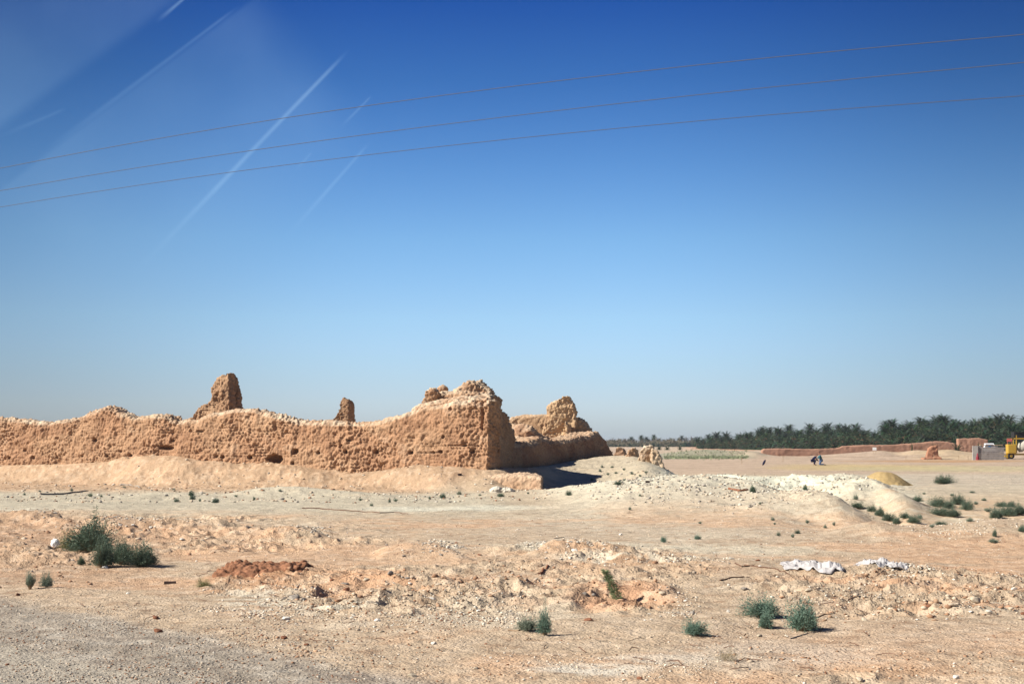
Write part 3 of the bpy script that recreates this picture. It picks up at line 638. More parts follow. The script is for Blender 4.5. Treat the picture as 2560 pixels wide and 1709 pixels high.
stones = [(942, 1552, 22, 'white'), (716, 1546, 26, 'white'), (1199, 1529, 20, 'white'), (879, 1544, 13, 'white'), (626, 1530, 11, 'white'), (1078, 1499, 34, 'white'), (1084, 1607, 20, 'white'), (1025, 1460, 18, 'white'), (917, 1449, 20, 'pale'), (885, 1494, 22, 'pale'), (955, 1578, 14, 'pale'),
  (1438, 1386, 24, 'white'), (1438, 1418, 15, 'white'), (1732, 1533, 22, 'grey'), (1861, 1475, 27, 'grey'), (1822, 1467, 15, 'white'), (1821, 1530, 16, 'white'), (1623, 1537, 13, 'white'), (1613, 1551, 10, 'white'), (1628, 1548, 8, 'white'), (1420, 1610, 8, 'white'), (1227, 1647, 11, 'white'), (1281, 1533, 13, 'grey'),
  (1204, 1527, 13, 'white'), (1656, 1492, 20, 'pale'), (1696, 1482, 12, 'white'), (1714, 1503, 13, 'white'), (1652, 1518, 11, 'brown'), (1472, 1554, 28, 'brown'), (1463, 1494, 24, 'grey'), (1485, 1503, 14, 'grey'), (2440, 1510, 42, 'pale'), (2473, 1534, 24, 'white'), (2428, 1532, 17, 'white'), (2162, 1549, 24, 'pale'), (2180, 1498, 15, 'pale'),
  (2199, 1496, 20, 'grey'), (2322, 1520, 18, 'brown'), (2220, 1527, 15, 'pale'), (2201, 1457, 18, 'white'), (2249, 1512, 17, 'pale'), (2536, 1489, 20, 'white'), (2536, 1450, 18, 'white'), (2494, 1437, 11, 'white'), (2367, 1550, 10, 'white'), (2294, 1550, 12, 'white'), (2553, 1548, 16, 'pale'), (2391, 1687, 22, 'white'), (2023, 1488, 22, 'pale'),
  (1899, 1590, 18, 'pale'), (735, 1495, 34, 'grey'), (758, 1498, 24, 'grey'), (713, 1499, 20, 'grey'), (575, 1462, 22, 'white'), (660, 1478, 16, 'brown'), (862, 1462, 26, 'grey'), (866, 1476, 20, 'brown'), (830, 1456, 14, 'brown'), (975, 1446, 24, 'grey'), (945, 1478, 26, 'brown'), (1018, 1446, 18, 'grey'), (1045, 1464, 12, 'grey'), (1058, 1472, 16, 'white'), (1068, 1466, 12, 'pale'),
  (1095, 1470, 22, 'pale'), (1105, 1474, 14, 'brown'), (1187, 1484, 18, 'grey'), (1030, 1468, 12, 'brown'), (710, 1593, 24, 'brown'), (766, 1612, 18, 'brown'), (655, 1588, 12, 'brown'), (414, 1324, 22, 'brown'), (300, 1314, 16, 'white'), (332, 1312, 14, 'white'), (378, 1312, 16, 'white'), (355, 1330, 14, 'pale'), (455, 1352, 16, 'white'), (490, 1350, 16, 'brown'),
  (504, 1362, 22, 'pale'), (262, 1421, 22, 'white'), (182, 1405, 12, 'white'), (80, 1430, 12, 'pale'), (45, 1488, 20, 'brown'), (320, 1485, 14, 'white'), (390, 1547, 20, 'brown'), (395, 1578, 24, 'brown'), (805, 1322, 14, 'grey'), (868, 1333, 7, 'white'), (967, 1362, 10, 'grey'), (1045, 1352, 9, 'grey'), (1010, 1392, 14, 'grey'), (1199, 1385, 12, 'brown'), (1510, 1357, 9, 'grey'),
  (1552, 1337, 12, 'white'), (1295, 1323, 10, 'white'), (1480, 1243, 12, 'white'), (2400, 1301, 8, 'white'), (1895, 1400, 16, 'brown'), (1900, 1418, 10, 'white'), (18, 1660, 12, 'brown'), (170, 1675, 8, 'brown'), (300, 1674, 10, 'brown'), (590, 1650, 10, 'brown'), (655, 1666, 9, 'brown'), (2065, 1683, 10, 'brown'), (2150, 1695, 30, 'pale'), (2015, 1620, 12, 'pale'), (1030, 1693, 28, 'pale'), (1190, 1676, 18, 'pale'), (1600, 1698, 20, 'brown'),
  (1269, 1666, 10, 'brown'), (1215, 1610, 10, 'brown'), (1225, 1555, 8, 'brown'), (2560, 1537, 22, 'brown'), (2475, 1450, 18, 'grey'), (2390, 1505, 20, 'grey'), (2405, 1495, 16, 'brown'), (2370, 1500, 14, 'pale')]
rr = random.Random(5)
zones = [((300, 1310, 260, 22), 26, 'white'), ((1110, 1372, 60, 20), 16, 'grey'), ((780, 1330, 60, 18), 10, 'grey'), ((1420, 1375, 130, 22), 22, 'white'), ((1640, 1408, 260, 10), 14, 'white'), ((900, 1540, 320, 70), 30, 'pale'), ((640, 1500, 110, 40), 16, 'white'), ((1200, 1500, 130, 60), 14, 'white'),
         ((1680, 1500, 60, 40), 8, 'white'), ((2250, 1440, 180, 25), 14, 'white'), ((2350, 1510, 260, 40), 22, 'pale'), ((950, 1465, 200, 18), 14, 'pale'), ((2200, 1650, 300, 50), 12, 'pale'), ((300, 1560, 260, 60), 14, 'brown'), ((1600, 1640, 350, 50), 14, 'pale'), ((450, 1370, 160, 30), 12, 'pale')]
for (cx, cy, rx, ry), n, m in zones:
    for _ in range(n):
        a = rr.uniform(0, 6.28); q = math.sqrt(rr.random())
        stones.append((cx+rx*q*math.cos(a), cy+ry*q*math.sin(a), rr.uniform(5, 11), m if rr.random() < .7 else rr.choice(['pale', 'grey', 'brown', 'white'])))
stones = stones[:300]
for (px, py, w, m), p in zip(stones, hit([(s[0], s[1]) for s in stones])):
    s = wpx(w, p.y)
    o = link('stone', rr.choice(ROCK[m]), loc=p+Vector((0, 0, s*.10)))
    o.scale = (s, s*rr.uniform(.7, 1.1), s*rr.uniform(.6, .95)); o.rotation_euler = (rr.uniform(-.2, .2), rr.uniform(-.2, .2), rr.uniform(0, 6.28))
    sz = 'large' if w >= 20 else 'small' if w < 12 else 'mid-sized'
    lm = landmark(px, py)
    tag(o, '%s %s stone %s' % (sz, UL[m], lm), 'stone', '%s %s stones %s' % (sz, UL[m], lm))
def gravel():
    base, Fc = icos(1); r = np.random.default_rng(11)
    V8 = base
    reg = [(0, 0, 2560, 1700, 'all', 9000)]
    pts = []; cols = []; sz = []
    def add(n, cx, cy, rx, ry, s0, s1, cl, box=False):
        if box: qx = r.uniform(-1, 1, n); qy = r.uniform(-1, 1, n)
        else:
            a = r.uniform(0, 6.283, n); q = np.sqrt(r.random(n))*(.6+.4*r.random(n)); qx = q*np.cos(a); qy = q*np.sin(a)
        px = cx+rx*qx; py = cy+ry*qy
        v = 854.5-py; Yr = F*math.cos(TH)-v*math.sin(TH); Zr = F*math.sin(TH)+v*math.cos(TH)
        Y = -CH*Yr/Zr; X = Y*(px-1280)/Yr
        k = (Y > 8) & (Y < 120) & (fbm2(X/.8+cx, Y/1.1, 3, 77)+.35*fbm2(X/.2, Y/.25, 2, 78) > r.uniform(-.35, .35, n)); X, Y = X[k], Y[k]; n = len(X)
        pts.append(np.stack([X, Y], 1)); sz.append(s0+(s1-s0)*r.random(n)**2.5)
        c = np.array(cl)[r.integers(0, len(cl), n)]; cols.append(c*(.8+.35*r.random((n, 1))))
    W, PA, G, B = (.72, .67, .57), (.60, .49, .37), (.40, .36, .31), (.33, .18, .11)
    add(1800, 1100, 1374, 75, 26, .02, .07, [G, PA, W, G])
    add(1400, 770, 1332, 80, 22, .02, .07, [G, PA, W])
    add(2600, 1430, 1375, 170, 26, .02, .07, [W, PA, W])
    add(1500, 1650, 1405, 280, 14, .02, .06, [W, PA])
    add(1500, 330, 1310, 280, 24, .02, .08, [W, PA, G])
    add(700, 60, 1282, 130, 14, .02, .08, [PA, B])
    add(2600, 640, 1500, 190, 55, .010, .045, [W, PA, PA])
    add(3500, 950, 1520, 380, 80, .012, .045, [W, PA, PA, B])
    add(2500, 1250, 1500, 150, 80, .012, .045, [W, PA, PA])
    add(800, 1690, 1505, 90, 50, .010, .045, [PA, PA, G, W])
    add(3500, 2250, 1480, 420, 70, .012, .05, [W, PA, PA, B])
    add(2200, 2450, 1330, 260, 28, .02, .06, [W, PA, PA])
    add(9000, 350, 1610, 560, 100, .010, .030, [G, G, PA, B], True)
    add(7000, 1280, 1560, 1400, 150, .010, .032, [PA, W, B, PA], True)
    add(3500, 1280, 1330, 1400, 70, .015, .05, [PA, W, B, PA], True)
    add(7000, 1830, 1235, 460, 55, .05, .15, [PA, PA, G, W, G])
    add(4500, 620, 1222, 760, 34, .03, .16, [PA, PA, B, G, W], True)
    CL, CD = (.52, .34, .22), (.40, .235, .145)
    add(900, 1000, 1480, 460, 55, .02, .085, [CL, CD, PA]); add(1300, 2280, 1490, 420, 70, .02, .09, [CL, CD, PA]); add(600, 350, 1340, 420, 50, .03, .12, [CL, CD, PA])
    add(300, 1540, 1500, 170, 40, .02, .07, [CL, CD]); add(500, 100, 1400, 260, 80, .02, .08, [CL, CD]); add(350, 800, 1620, 420, 50, .015, .05, [CL, CD]); add(400, 2100, 1650, 600, 50, .015, .055, [CL, CD, PA]); add(450, 1500, 1430, 380, 40, .02, .08, [CL, PA, CD])
    add(900, 700, 1235, 800, 16, .03, .08, [PA, G], True)
    add(700, 2250, 1430, 90, 18, .015, .06, [W, PA])
    add(1500, 1560, 1670, 300, 38, .008, .026, [W, PA, PA])
    pt = np.concatenate(pts); s = np.concatenate(sz); c = np.concatenate(cols); n = len(pt)
    z = H(pt[:, 0], pt[:, 1])
    nv = len(V8)
    J = 1+.85*(r.random((n, nv, 1))-.5)
    V = V8[None]*J*(s[:, None, None]*.5)*np.stack([r.uniform(.8, 1.5, n), r.uniform(.7, 1.2, n), r.uniform(.4, .85, n)], 1)[:, None, :]
    th = r.uniform(0, 6.283, n); cs, sn = np.cos(th)[:, None], np.sin(th)[:, None]
    Vx = V[:, :, 0]*cs-V[:, :, 1]*sn; Vy = V[:, :, 0]*sn+V[:, :, 1]*cs
    V = np.stack([Vx+pt[:, 0:1], Vy+pt[:, 1:2], V[:, :, 2]+(z+s*.12)[:, None]], -1).reshape(-1, 3)
    Q = (Fc[None]+(np.arange(n)*nv)[:, None, None]).reshape(-1, 3)
    me = np_mesh('gravel', V, Q, MAT['gravel']); set_col(me, np.repeat(c*.76, nv, 0))
    o = link('gravel', me); tag(o, 'loose gravel and small rubble strewn over the sand', 'gravel', kind='stuff')
gravel()
# ---------------------------------------------------------------- plants
def bush_mesh(seed, n=700, leaf=.045, lw=.011, spread=1.0, upright=.5, tint=((.075, .105, .075), (.15, .18, .12)), name='foliage', lpt=7, dome=True):
    """unit bush: 1 wide, about 0.75 high; slender leafy twigs from one root"""
    r = np.random.default_rng(seed)
    th = r.uniform(0, 6.283, n); e = np.arccos(r.uniform(0.05 if upright < .8 else .5, 1, n)); ln = (.35+.72*r.random(n)**.7)*(1+.25*np.sin(th*2+seed)+.2*np.sin(th*3+seed*2)+.14*np.sin(th*5+e*4))
    R0 = .5*spread
    tip = np.stack([np.cos(th)*np.sin(e)*R0*ln, np.sin(th)*np.sin(e)*R0*ln, np.cos(e)*.75*ln+.04], 1)
    root = np.stack([np.cos(th)*.12*r.random(n), np.sin(th)*.12*r.random(n), np.zeros(n)], 1)
    V = []; Q = []; C = []
    t = np.concatenate([r.uniform(.3, 1, (n, lpt-2)), r.uniform(.75, 1.03, (n, 2))], 1)
    mid = root[:, None]+(tip-root)[:, None]*t[..., None]; mid[..., 2] += .10*np.sin(t*3.14)
    mid = mid+r.normal(size=mid.shape)*.018
    d = (tip-root)/np.linalg.norm(tip-root, axis=1, keepdims=True)
    dd = d[:, None]+r.normal(size=mid.shape)*.45; dd /= np.linalg.norm(dd, axis=2, keepdims=True)
    sd_ = np.cross(dd, r.normal(size=mid.shape)); sd_ /= np.linalg.norm(sd_, axis=2, keepdims=True)
    L_ = leaf*r.uniform(.6, 1.4, t.shape)[..., None]; W_ = lw*r.uniform(.6, 1.5, t.shape)[..., None]
    a = mid-sd_*W_; b = mid+sd_*W_; c_ = mid+dd*L_+sd_*W_*.2; 
    V = np.stack([a, b, c_], 2).reshape(-1, 3); m = len(V)//3
    Q = np.arange(m*3).reshape(-1, 3)
    k = r.random((m, 1)); C = np.repeat(np.array(tint[0])*(1-k)+np.array(tint[1])*k, 3, 0)
    # twigs
    w = .004; s1 = np.cross(d, [0, 0, 1.0])+1e-4; s1 /= np.linalg.norm(s1, axis=1, keepdims=True)
    sel = slice(0, n, 3)
    tv = np.stack([root[sel]-s1[sel]*w, root[sel]+s1[sel]*w, tip[sel]*.95], 1).reshape(-1, 3); mt = len(tv)//3
    return (V, Q, C), (tv, np.arange(mt*3).reshape(-1, 3))
def bush_pair(seed, **k):
    (V, Q, C), (tv, tq) = bush_mesh(seed, **k)
    a = np_mesh('foliage', V, Q, MAT['leaf']); set_col(a, C)
    b = np_mesh('stems', tv, tq, MAT['twig'])
    return a, b
DG = ((.060, .092, .068), (.16, .215, .15)); GG = ((.14, .18, .14), (.29, .33, .25)); TG = ((.085, .145, .115), (.20, .29, .22)); YG = ((.16, .17, .08), (.30, .28, .14)); DRY = ((.26, .22, .14), (.40, .34, .23))
VARI = dict(
  dark=[bush_pair(1, n=1500, leaf=.05, lw=.008, upright=.6, tint=DG), bush_pair(2, n=1500, leaf=.05, lw=.008, tint=DG)],
  grey=[bush_pair(3, n=800, leaf=.07, lw=.011, tint=GG), bush_pair(4, n=800, leaf=.07, lw=.011, upright=.9, tint=GG)],
  teal=[bush_pair(5, n=900, leaf=.06, lw=.010, tint=TG), bush_pair(6, n=900, leaf=.06, lw=.010, tint=TG)],
  yellow=[bush_pair(7, n=500, leaf=.06, lw=.009, tint=YG)],
  dry=[bush_pair(8, n=160, leaf=.07, lw=.006, tint=DRY)],
  tuft=[bush_pair(9, n=120, leaf=.16, lw=.020, tint=TG), bush_pair(10, n=120, leaf=.16, lw=.020, tint=GG)])
def plant(name, px, py, w, h, kind, label, cat='shrub', group=None, v=0, parts=True, lean=0, sink=.04):
    p = hit1(px, py); s = wpx(w, p.y); hh = wpx(h, p.y)/.78
    a, b = VARI[kind][v % len(VARI[kind])]
    if parts:
        r = empty(name, p-Vector((0, 0, sink*hh)), rr.uniform(0, 6)); r.scale = (s, s*.9, hh)
        link('foliage', a, r); link('stems', b, r)
    else:
        r = link(name, a, loc=p-Vector((0, 0, sink*hh))); r.scale = (s, s*.9, hh); r.rotation_euler = (0, 0, rr.uniform(0, 6))
    if lean: r.rotation_euler = (0, lean, 0)
    tag(r, label, cat, group); return r
plant('desert_shrub', 228, 1388, 146, 84, 'dark', 'biggest dark green bush at far left, topmost of its clump')
plant('desert_shrub', 258, 1418, 74, 70, 'dark', 'dark bush at the front left of the far-left clump', v=1)
plant('desert_shrub', 304, 1410, 76, 62, 'dark', 'middle bush of the far-left clump, between two others', v=0)
plant('desert_shrub', 356, 1415, 98, 56, 'dark', 'rightmost bush of the far-left clump, casting a shadow on sand', v=1)
plant('desert_shrub', 166, 1382, 50, 56, 'yellow', 'yellowish twiggy bush between the white plastic and the biggest bush')
plant('desert_shrub', 203, 1415, 27, 20, 'dark', 'tiny dark tuft in front of the biggest far-left bush', v=1)
plant('desert_shrub', 75, 1473, 32, 38, 'grey', 'left tuft of the pair of small grey-green tufts', v=1)
plant('desert_shrub', 117, 1471, 32, 34, 'grey', 'right tuft of the pair of small grey-green tufts')
plant('desert_shrub', 510, 1468, 50, 24, 'yellow', 'thin yellow-green sprig left of the rust-red dirt heap')
plant('desert_shrub', 628, 1428, 26, 18, 'dark', 'small dark sprig growing on top of the rust-red dirt heap')
plant('desert_shrub', 1361, 1588, 44, 64, 'teal', 'upright grey-green bush at centre right of the foreground', v=0)
plant('desert_shrub', 1318, 1579, 58, 32, 'grey', 'low pale shrub leaning against the upright grey-green bush')
plant('desert_shrub', 1738, 1586, 76, 36, 'teal', 'low wide dark tuft alone on smooth sand at right', v=1)
plant('desert_shrub', 1905, 1540, 104, 50, 'teal', 'open branching green bush, left of the two bushes at right', v=0)
plant('desert_shrub', 1915, 1570, 50, 42, 'teal', 'lower front clump beneath the open branching green bush', v=1)
plant('desert_shrub', 2008, 1577, 104, 72, 'teal', 'rounded blue-green bush, right of the two bushes at right', v=1)
plant('desert_shrub', 1815, 1652, 80, 34, 'dry', 'dead twiggy brush lying near the bottom right', cat='dry brush')
def sapling():
    p = hit1(1551, 1513); r = empty('sapling', p); top = P(1513, 1428, p.y)-p
    V, Fc = [], []
    n = 9
    for i in range(n):
        t = i/(n-1); c = top*t+Vector((.03*math.sin(t*5), 0, 0)); w = .011*(1-t*.7)
        for k in range(5): V.append(c+Vector((math.cos(k*1.2566)*w, math.sin(k*1.2566)*w, 0)))
    for i in range(n-1):
        for k in range(5): Fc.append((i*5+k, i*5+(k+1) % 5, (i+1)*5+(k+1) % 5, (i+1)*5+k))
    mesh_obj('trunk', V, Fc, MAT['twig'], r)
    g = np.random.default_rng(4); V = []; m = 900
    t = g.uniform(.08, 1.02, m); c = np.outer(t, top); rad = .10*np.sqrt(np.clip(1.12-t, .05, 1))*(.45+.55*np.abs(np.sin(t*13+1.5)))*g.uniform(.6, 1.3, m); th = g.uniform(0, 6.28, m); q = g.random(m)**.5
    c = c+np.stack([np.cos(th)*rad*q, np.sin(th)*rad*q, g.normal(size=m)*.01], 1)
    d = np.stack([np.cos(th), np.sin(th), np.full(m, .5)], 1)+g.normal(size=(m, 3))*.4; d /= np.linalg.norm(d, axis=1, keepdims=True)
    s = np.cross(d, g.normal(size=(m, 3))); s /= np.linalg.norm(s, axis=1, keepdims=True)
    V = np.stack([c-s*.006, c+s*.006, c+d*.05], 1).reshape(-1, 3)
    me = np_mesh('crown', V, np.arange(m*3).reshape(-1, 3), MAT['leaf']); k = g.random((m, 1)); set_col(me, np.repeat(np.array((.13, .18, .09))*(1-k)+np.array((.22, .27, .14))*k, 3, 0))
    link('crown', me, r)
    tag(r, 'thin feathery sapling leaning left out of a shallow red pit', 'sapling')
sapling()
far = [(1882, 1233, 22, 16, 'dark'), (2013, 1224, 15, 11, 'dark'), (2140, 1253, 13, 12, 'dark'), (2143, 1270, 34, 14, 'dark'), (2180, 1280, 24, 16, 'dark'), (2200, 1290, 34, 18, 'dark'), (2222, 1301, 34, 18, 'dark'), (2242, 1310, 26, 14, 'dark'),
  (2262, 1298, 26, 14, 'dark'), (2284, 1308, 38, 16, 'dark'), (2294, 1254, 28, 14, 'dark'), (2345, 1268, 46, 22, 'dark'), (2372, 1270, 34, 18, 'dark'), (2395, 1263, 40, 22, 'dark'), (2418, 1276, 34, 24, 'dark'), (2352, 1287, 54, 18, 'dark'), (2384, 1293, 44, 18, 'dark'),
  (2359, 1209, 52, 19, 'dark'), (2505, 1266, 30, 13, 'dark'), (2528, 1267, 30, 13, 'dark'), (2490, 1296, 44, 22, 'dark'), (2518, 1290, 48, 24, 'dark'), (2549, 1288, 44, 24, 'dark'), (2470, 1282, 24, 10, 'grey'), (2487, 1343, 15, 16, 'dark'), (2556, 1330, 26, 14, 'dark'),
  (1946, 1338, 10, 9, 'dark'), (1982, 1344, 12, 9, 'dark'), (1994, 1333, 16, 9, 'dark'), (2085, 1316, 10, 9, 'dark'), (2063, 1320, 10, 8, 'dark'), (2018, 1309, 14, 8, 'grey'), (1932, 1301, 13, 7, 'grey'), (1937, 1311, 9, 5, 'grey'), (2483, 1357, 30, 8, 'grey'), (2352, 1312, 30, 9, 'dark'), (2425, 1305, 22, 9, 'grey'),
  (478, 1240, 15, 12, 'dark'), (481, 1249, 15, 10, 'dark'), (539, 1257, 18, 11, 'dark'), (441, 1254, 14, 9, 'dark'), (635, 1252, 9, 8, 'dark'), (179, 1229, 8, 7, 'dark'), (226, 1242, 16, 8, 'grey'), (253, 1243, 9, 6, 'dark'), (434, 1225, 11, 6, 'grey'), (61, 1237, 9, 5, 'grey'), (500, 1253, 9, 7, 'dark'),
  (1107, 1246, 15, 13, 'dark'), (1074, 1250, 8, 7, 'dark'), (974, 1256, 8, 10, 'grey'), (989, 1254, 14, 7, 'grey'), (929, 1264, 9, 7, 'grey'), (901, 1253, 12, 6, 'grey'), (1148, 1236, 13, 8, 'dark'), (1422, 1239, 16, 12, 'dark'), (1252, 1241, 18, 9, 'dark'), (1546, 1213, 22, 9, 'dark'), (1575, 1275, 8, 7, 'dark'),
  (1659, 1357, 17, 14, 'teal'), (1744, 1347, 20, 10, 'teal'), (1750, 1308, 12, 5, 'grey'), (1200, 1238, 9, 4, 'grey'), (100, 1230, 8, 5, 'grey'), (700, 1228, 9, 5, 'grey'), (590, 1242, 10, 5, 'grey'), (310, 1220, 10, 5, 'grey'), (1320, 1236, 8, 5, 'dark'), (1600, 1240, 8, 5, 'dark'), (1900, 1262, 9, 6, 'grey'),
  (1500, 1180, 9, 6, 'grey'), (1520, 1190, 10, 6, 'grey'), (1540, 1184, 9, 5, 'grey'), (1560, 1176, 9, 6, 'grey'), (1580, 1186, 10, 6, 'grey'), (1600, 1192, 9, 5, 'grey'), (1530, 1170, 9, 5, 'grey'), (1615, 1186, 10, 6, 'grey'), (1480, 1200, 9, 6, 'grey'), (1560, 1200, 8, 5, 'dark'), (1505, 1168, 8, 5, 'grey'),
  (2330, 1320, 16, 8, 'grey'), (2300, 1296, 14, 9, 'dark'), (2440, 1262, 16, 7, 'grey'), (2460, 1250, 16, 6, 'grey'), (2380, 1240, 14, 5, 'grey'), (2430, 1232, 14, 5, 'grey'), (2310, 1235, 10, 5, 'grey')]
UNIQ = {(2143, 1270): 'low dark shrub at the upper left end of the line of shrubs down the gully', (2180, 1280): 'second shrub from the top in the line running down the gully', (2200, 1290): 'third shrub from the top in the line running down the gully',
 (2222, 1301): 'fourth shrub from the top in the line running down the gully', (2242, 1310): 'lowest shrub of the line running down the left side of the gully', (2262, 1298): 'small dark shrub at the gully bottom, upper left of a wider one', (2284, 1308): 'wide dark shrub at the bottom of the gully',
 (2294, 1254): 'dark shrub alone on the right flank of the pale gravel mound', (2345, 1268): 'left shrub in the upper row of the big gully clump', (2372, 1270): 'second shrub in the upper row of the big gully clump', (2395, 1263): 'topmost shrub of the big gully clump', (2418, 1276): 'rightmost shrub of the big gully clump',
 (2352, 1287): 'left shrub in the lower row of the big gully clump', (2384, 1293): 'right shrub in the lower row of the big gully clump', (2505, 1266): 'left of two flat shrubs behind the far right clump', (2528, 1267): 'right of two flat shrubs behind the far right clump',
 (2490, 1296): 'left shrub of the clump at the right edge above the low ridge', (2518, 1290): 'middle shrub of the clump at the right edge above the low ridge', (2549, 1288): 'right shrub of the clump at the right edge above the low ridge',
 (2487, 1343): 'small upright tuft on the low ridge near the right edge', (2556, 1330): 'dark shrub cut by the right edge on the low ridge', (1882, 1233): 'dark shrub on the pale mounds, left of a smaller one', (2013, 1224): 'small dark shrub near the crest of the pale mounds',
 (2140, 1253): 'small dark tuft on the pale mound just above the line of gully shrubs', (1422, 1239): 'small dark shrub on the plain just right of the bastion shadow', (1252, 1241): 'small shrub right in front of the white rubble pile', (1546, 1213): 'flat dark shrub on the slope below the pale end fragment',
 (1659, 1357): 'left of two blue-green tufts on open ground beyond the white-topped gravel rise', (1744, 1347): 'right of two blue-green tufts on open ground beyond the white-topped gravel rise', (478, 1240): 'upper of two touching dark tufts before the left half of the long wall',
 (481, 1249): 'lower of two touching dark tufts before the left half of the long wall', (539, 1257): 'dark tuft right of the two touching tufts before the long wall', (1107, 1246): 'dark tuft on the plain below the left edge of the bastion', (2483, 1357): 'faint low grey tuft below the upright tuft near the right edge'}
for i, (px, py, w, h, kd) in enumerate(far):
    if px > 2120 and py < 1300 and py > 1240 or kd == 'dark' and px > 2240 and py < 1330: zone = 'in the bushy gully at far right'
    elif px > 1470 and px < 1640 and py < 1215: zone = 'on the slope between the shaded wall and the pale end fragment'
    elif py < 1265 and px < 760: zone = 'on the plain before the left half of the long wall'
    elif py < 1265 and px < 1480: zone = 'on the plain below the bastion'
    elif px < 1780: zone = 'on open ground in front of the pale mounds'
    elif py > 1295: zone = 'on bare ground left of the gully'
    else: zone = 'on the pale gravel mounds'
    if w <= 14: kd = 'grey'
    size = 'wide' if w > 30 else 'small' if w > 12 else 'tiny'
    lab = '%s %s shrub %s' % (size, {'dark': 'dark green', 'grey': 'grey-green', 'teal': 'blue-green'}[kd], zone)
    lab = UNIQ.get((px, py), lab)
    if (px, py) == (2359, 1209): lab = 'flat spreading dark shrub alone on the plain beyond the gully'
    plant('desert_shrub', px, py, w, h*1.15, kd, lab, v=i, parts=w > 30, group=lab.replace(' shrub', ' shrubs'))
# ---------------------------------------------------------------- palms
def frond_pts(r, az, el, ln, droop):
    n = 9; pts = []
    d = Vector((math.cos(az)*math.cos(el), math.sin(az)*math.cos(el), math.sin(el))); c = Vector((0, 0, 0))
    for i in range(n):
        pts.append(c.copy()); c += d*ln/(n-1); d.z -= droop*(i+2)/n*.34; d.normalize()
    return pts
def palm_crown(seed, nf=64, ln=3.0, el0=-.6, el1=1.3, lw=.72, tint=((.035, .055, .026), (.085, .115, .055))):
    r = random.Random(seed); V = []; Fc = []; C = []
    for k in range(nf):
        el = el0+(el1-el0)*(k/(nf-1))**.85; az = k*2.39996+r.uniform(-.2, .2); L = ln*r.uniform(.8, 1.1)
        pts = frond_pts(r, az, el, L, r.uniform(.85, 1.45)); c = [a+(b-a)*r.random() for a, b in zip(*tint)]
        for i in range(1, 9):
            a, b = pts[i-1], pts[i]; ax = (b-a).normalized(); s = ax.cross(Vector((0, 0, 1)))
            if s.length < .05: s = Vector((1, 0, 0))
            s.normalize(); up = s.cross(ax)
            w = lw*math.sin(min(1, (i+.8)/9)*3.0)**.6*r.uniform(.8, 1.1)
            for sg in (-1, 1):
                for h in (0, .5):
                    q = a+(b-a)*h; t = q+(s*sg*.85+ax*.75-up*.25).normalized()*w; q2 = a+(b-a)*(h+.36)
                    o = len(V); V += [q, q2, t]; Fc.append((o, o+1, o+2)); C += [c]*3
            o = len(V); V += [a-s*.025, a+s*.025, b]; Fc.append((o, o+1, o+2)); C += [[x*1.3 for x in c]]*3
    return np.array([tuple(v) for v in V]), np.array(Fc), np.array(C)
def trunk_mesh(h, seed):
    r = random.Random(seed); V = []; Fc = []; n = max(5, int(h/.35)); lx, ly = r.uniform(-.25, .25), r.uniform(-.25, .25)
    for i in range(n+1):
        t = i/n; rad = (.24-.06*t)*(1+.14*(i % 2))*(1.25 if i == 0 else 1)
        for k in range(9): V.append((lx*t*t+rad*math.cos(k*.698), ly*t*t+rad*math.sin(k*.698), t*h))
    for i in range(n):
        for k in range(9): Fc.append((i*9+k, i*9+(k+1) % 9, (i+1)*9+(k+1) % 9, (i+1)*9+k))
    Fc.append(tuple(range(n*9, n*9+9)))
    me = bpy.data.meshes.new('trunk'); me.from_pydata(V, [], Fc); me.materials.append(MAT['trunk']); return me, (lx, ly)
def mk(name, data, m):
    V, Q, C = data; me = np_mesh(name, V, Q, MAT[m])
    if m == 'palm': set_col(me, C)
    return me
G1 = ((.013, .026, .012), (.038, .058, .027)); G2 = ((.024, .048, .032), (.058, .092, .058)); G3 = ((.05, .055, .035), (.10, .095, .062))
CR = {'dark': [mk('crown', palm_crown(i, tint=G1), 'palm') for i in (1, 2, 3)], 'blue': [mk('crown', palm_crown(i, tint=G2, ln=3.2), 'palm') for i in (4, 5)], 'pale': [mk('crown', palm_crown(i, nf=26, tint=G3, ln=2.6), 'palm') for i in (6, 7)]}
DEAD = [mk('dead_fronds', palm_crown(20+i, nf=18, ln=2.2, el0=-1.35, el1=-.5, lw=.3), 'dead') for i in (0, 1)]
TR = {h: trunk_mesh(h, int(h*10)) for h in (.6, 1.5, 2.5, 3.5, 5.0, 6.5)}
def palm(x, y, top, kind, label, group, sc=1.0, dead=True):
    z0 = float(H([x], [y], False)[0])-.1
    want = (top-z0)/sc-2.2
    hs = min(TR, key=lambda k: abs(k-want)); me, (lx, ly) = TR[hs]
    r = empty('date_palm', (x, y, z0), rr.uniform(0, 6.28)); k = max(.6, (top-z0)/(hs+2.2)); r.scale = (k, k, k)
    link('trunk', me, r)
    link('crown', rr.choice(CR[kind]), r, (lx, ly, hs))
    if dead and hs > 1: link('dead_fronds', rr.choice(DEAD), r, (lx, ly, hs-.05))
    tag(r, label, 'palm tree', group); return r
TOPS = [(1500, 1097), (1560, 1094), (1600, 1092), (1700, 1091), (1740, 1090), (1752, 1086), (1769, 1085), (1790, 1079), (1803, 1080), (1829, 1079), (1850, 1075), (1902, 1069), (1933, 1062), (1970, 1061), (1987, 1065), (2030, 1058), (2050, 1064), (2076, 1053), (2095, 1062), (2115, 1058), (2149, 1058),
        (2175, 1068), (2195, 1073), (2208, 1058), (2215, 1049), (2235, 1049), (2254, 1052), (2275, 1053), (2292, 1042), (2323, 1037), (2343, 1037), (2366, 1038), (2384, 1047), (2415, 1041), (2445, 1038), (2484, 1035), (2507, 1034), (2553, 1037), (2900, 1037)]
tx, ty = zip(*TOPS)
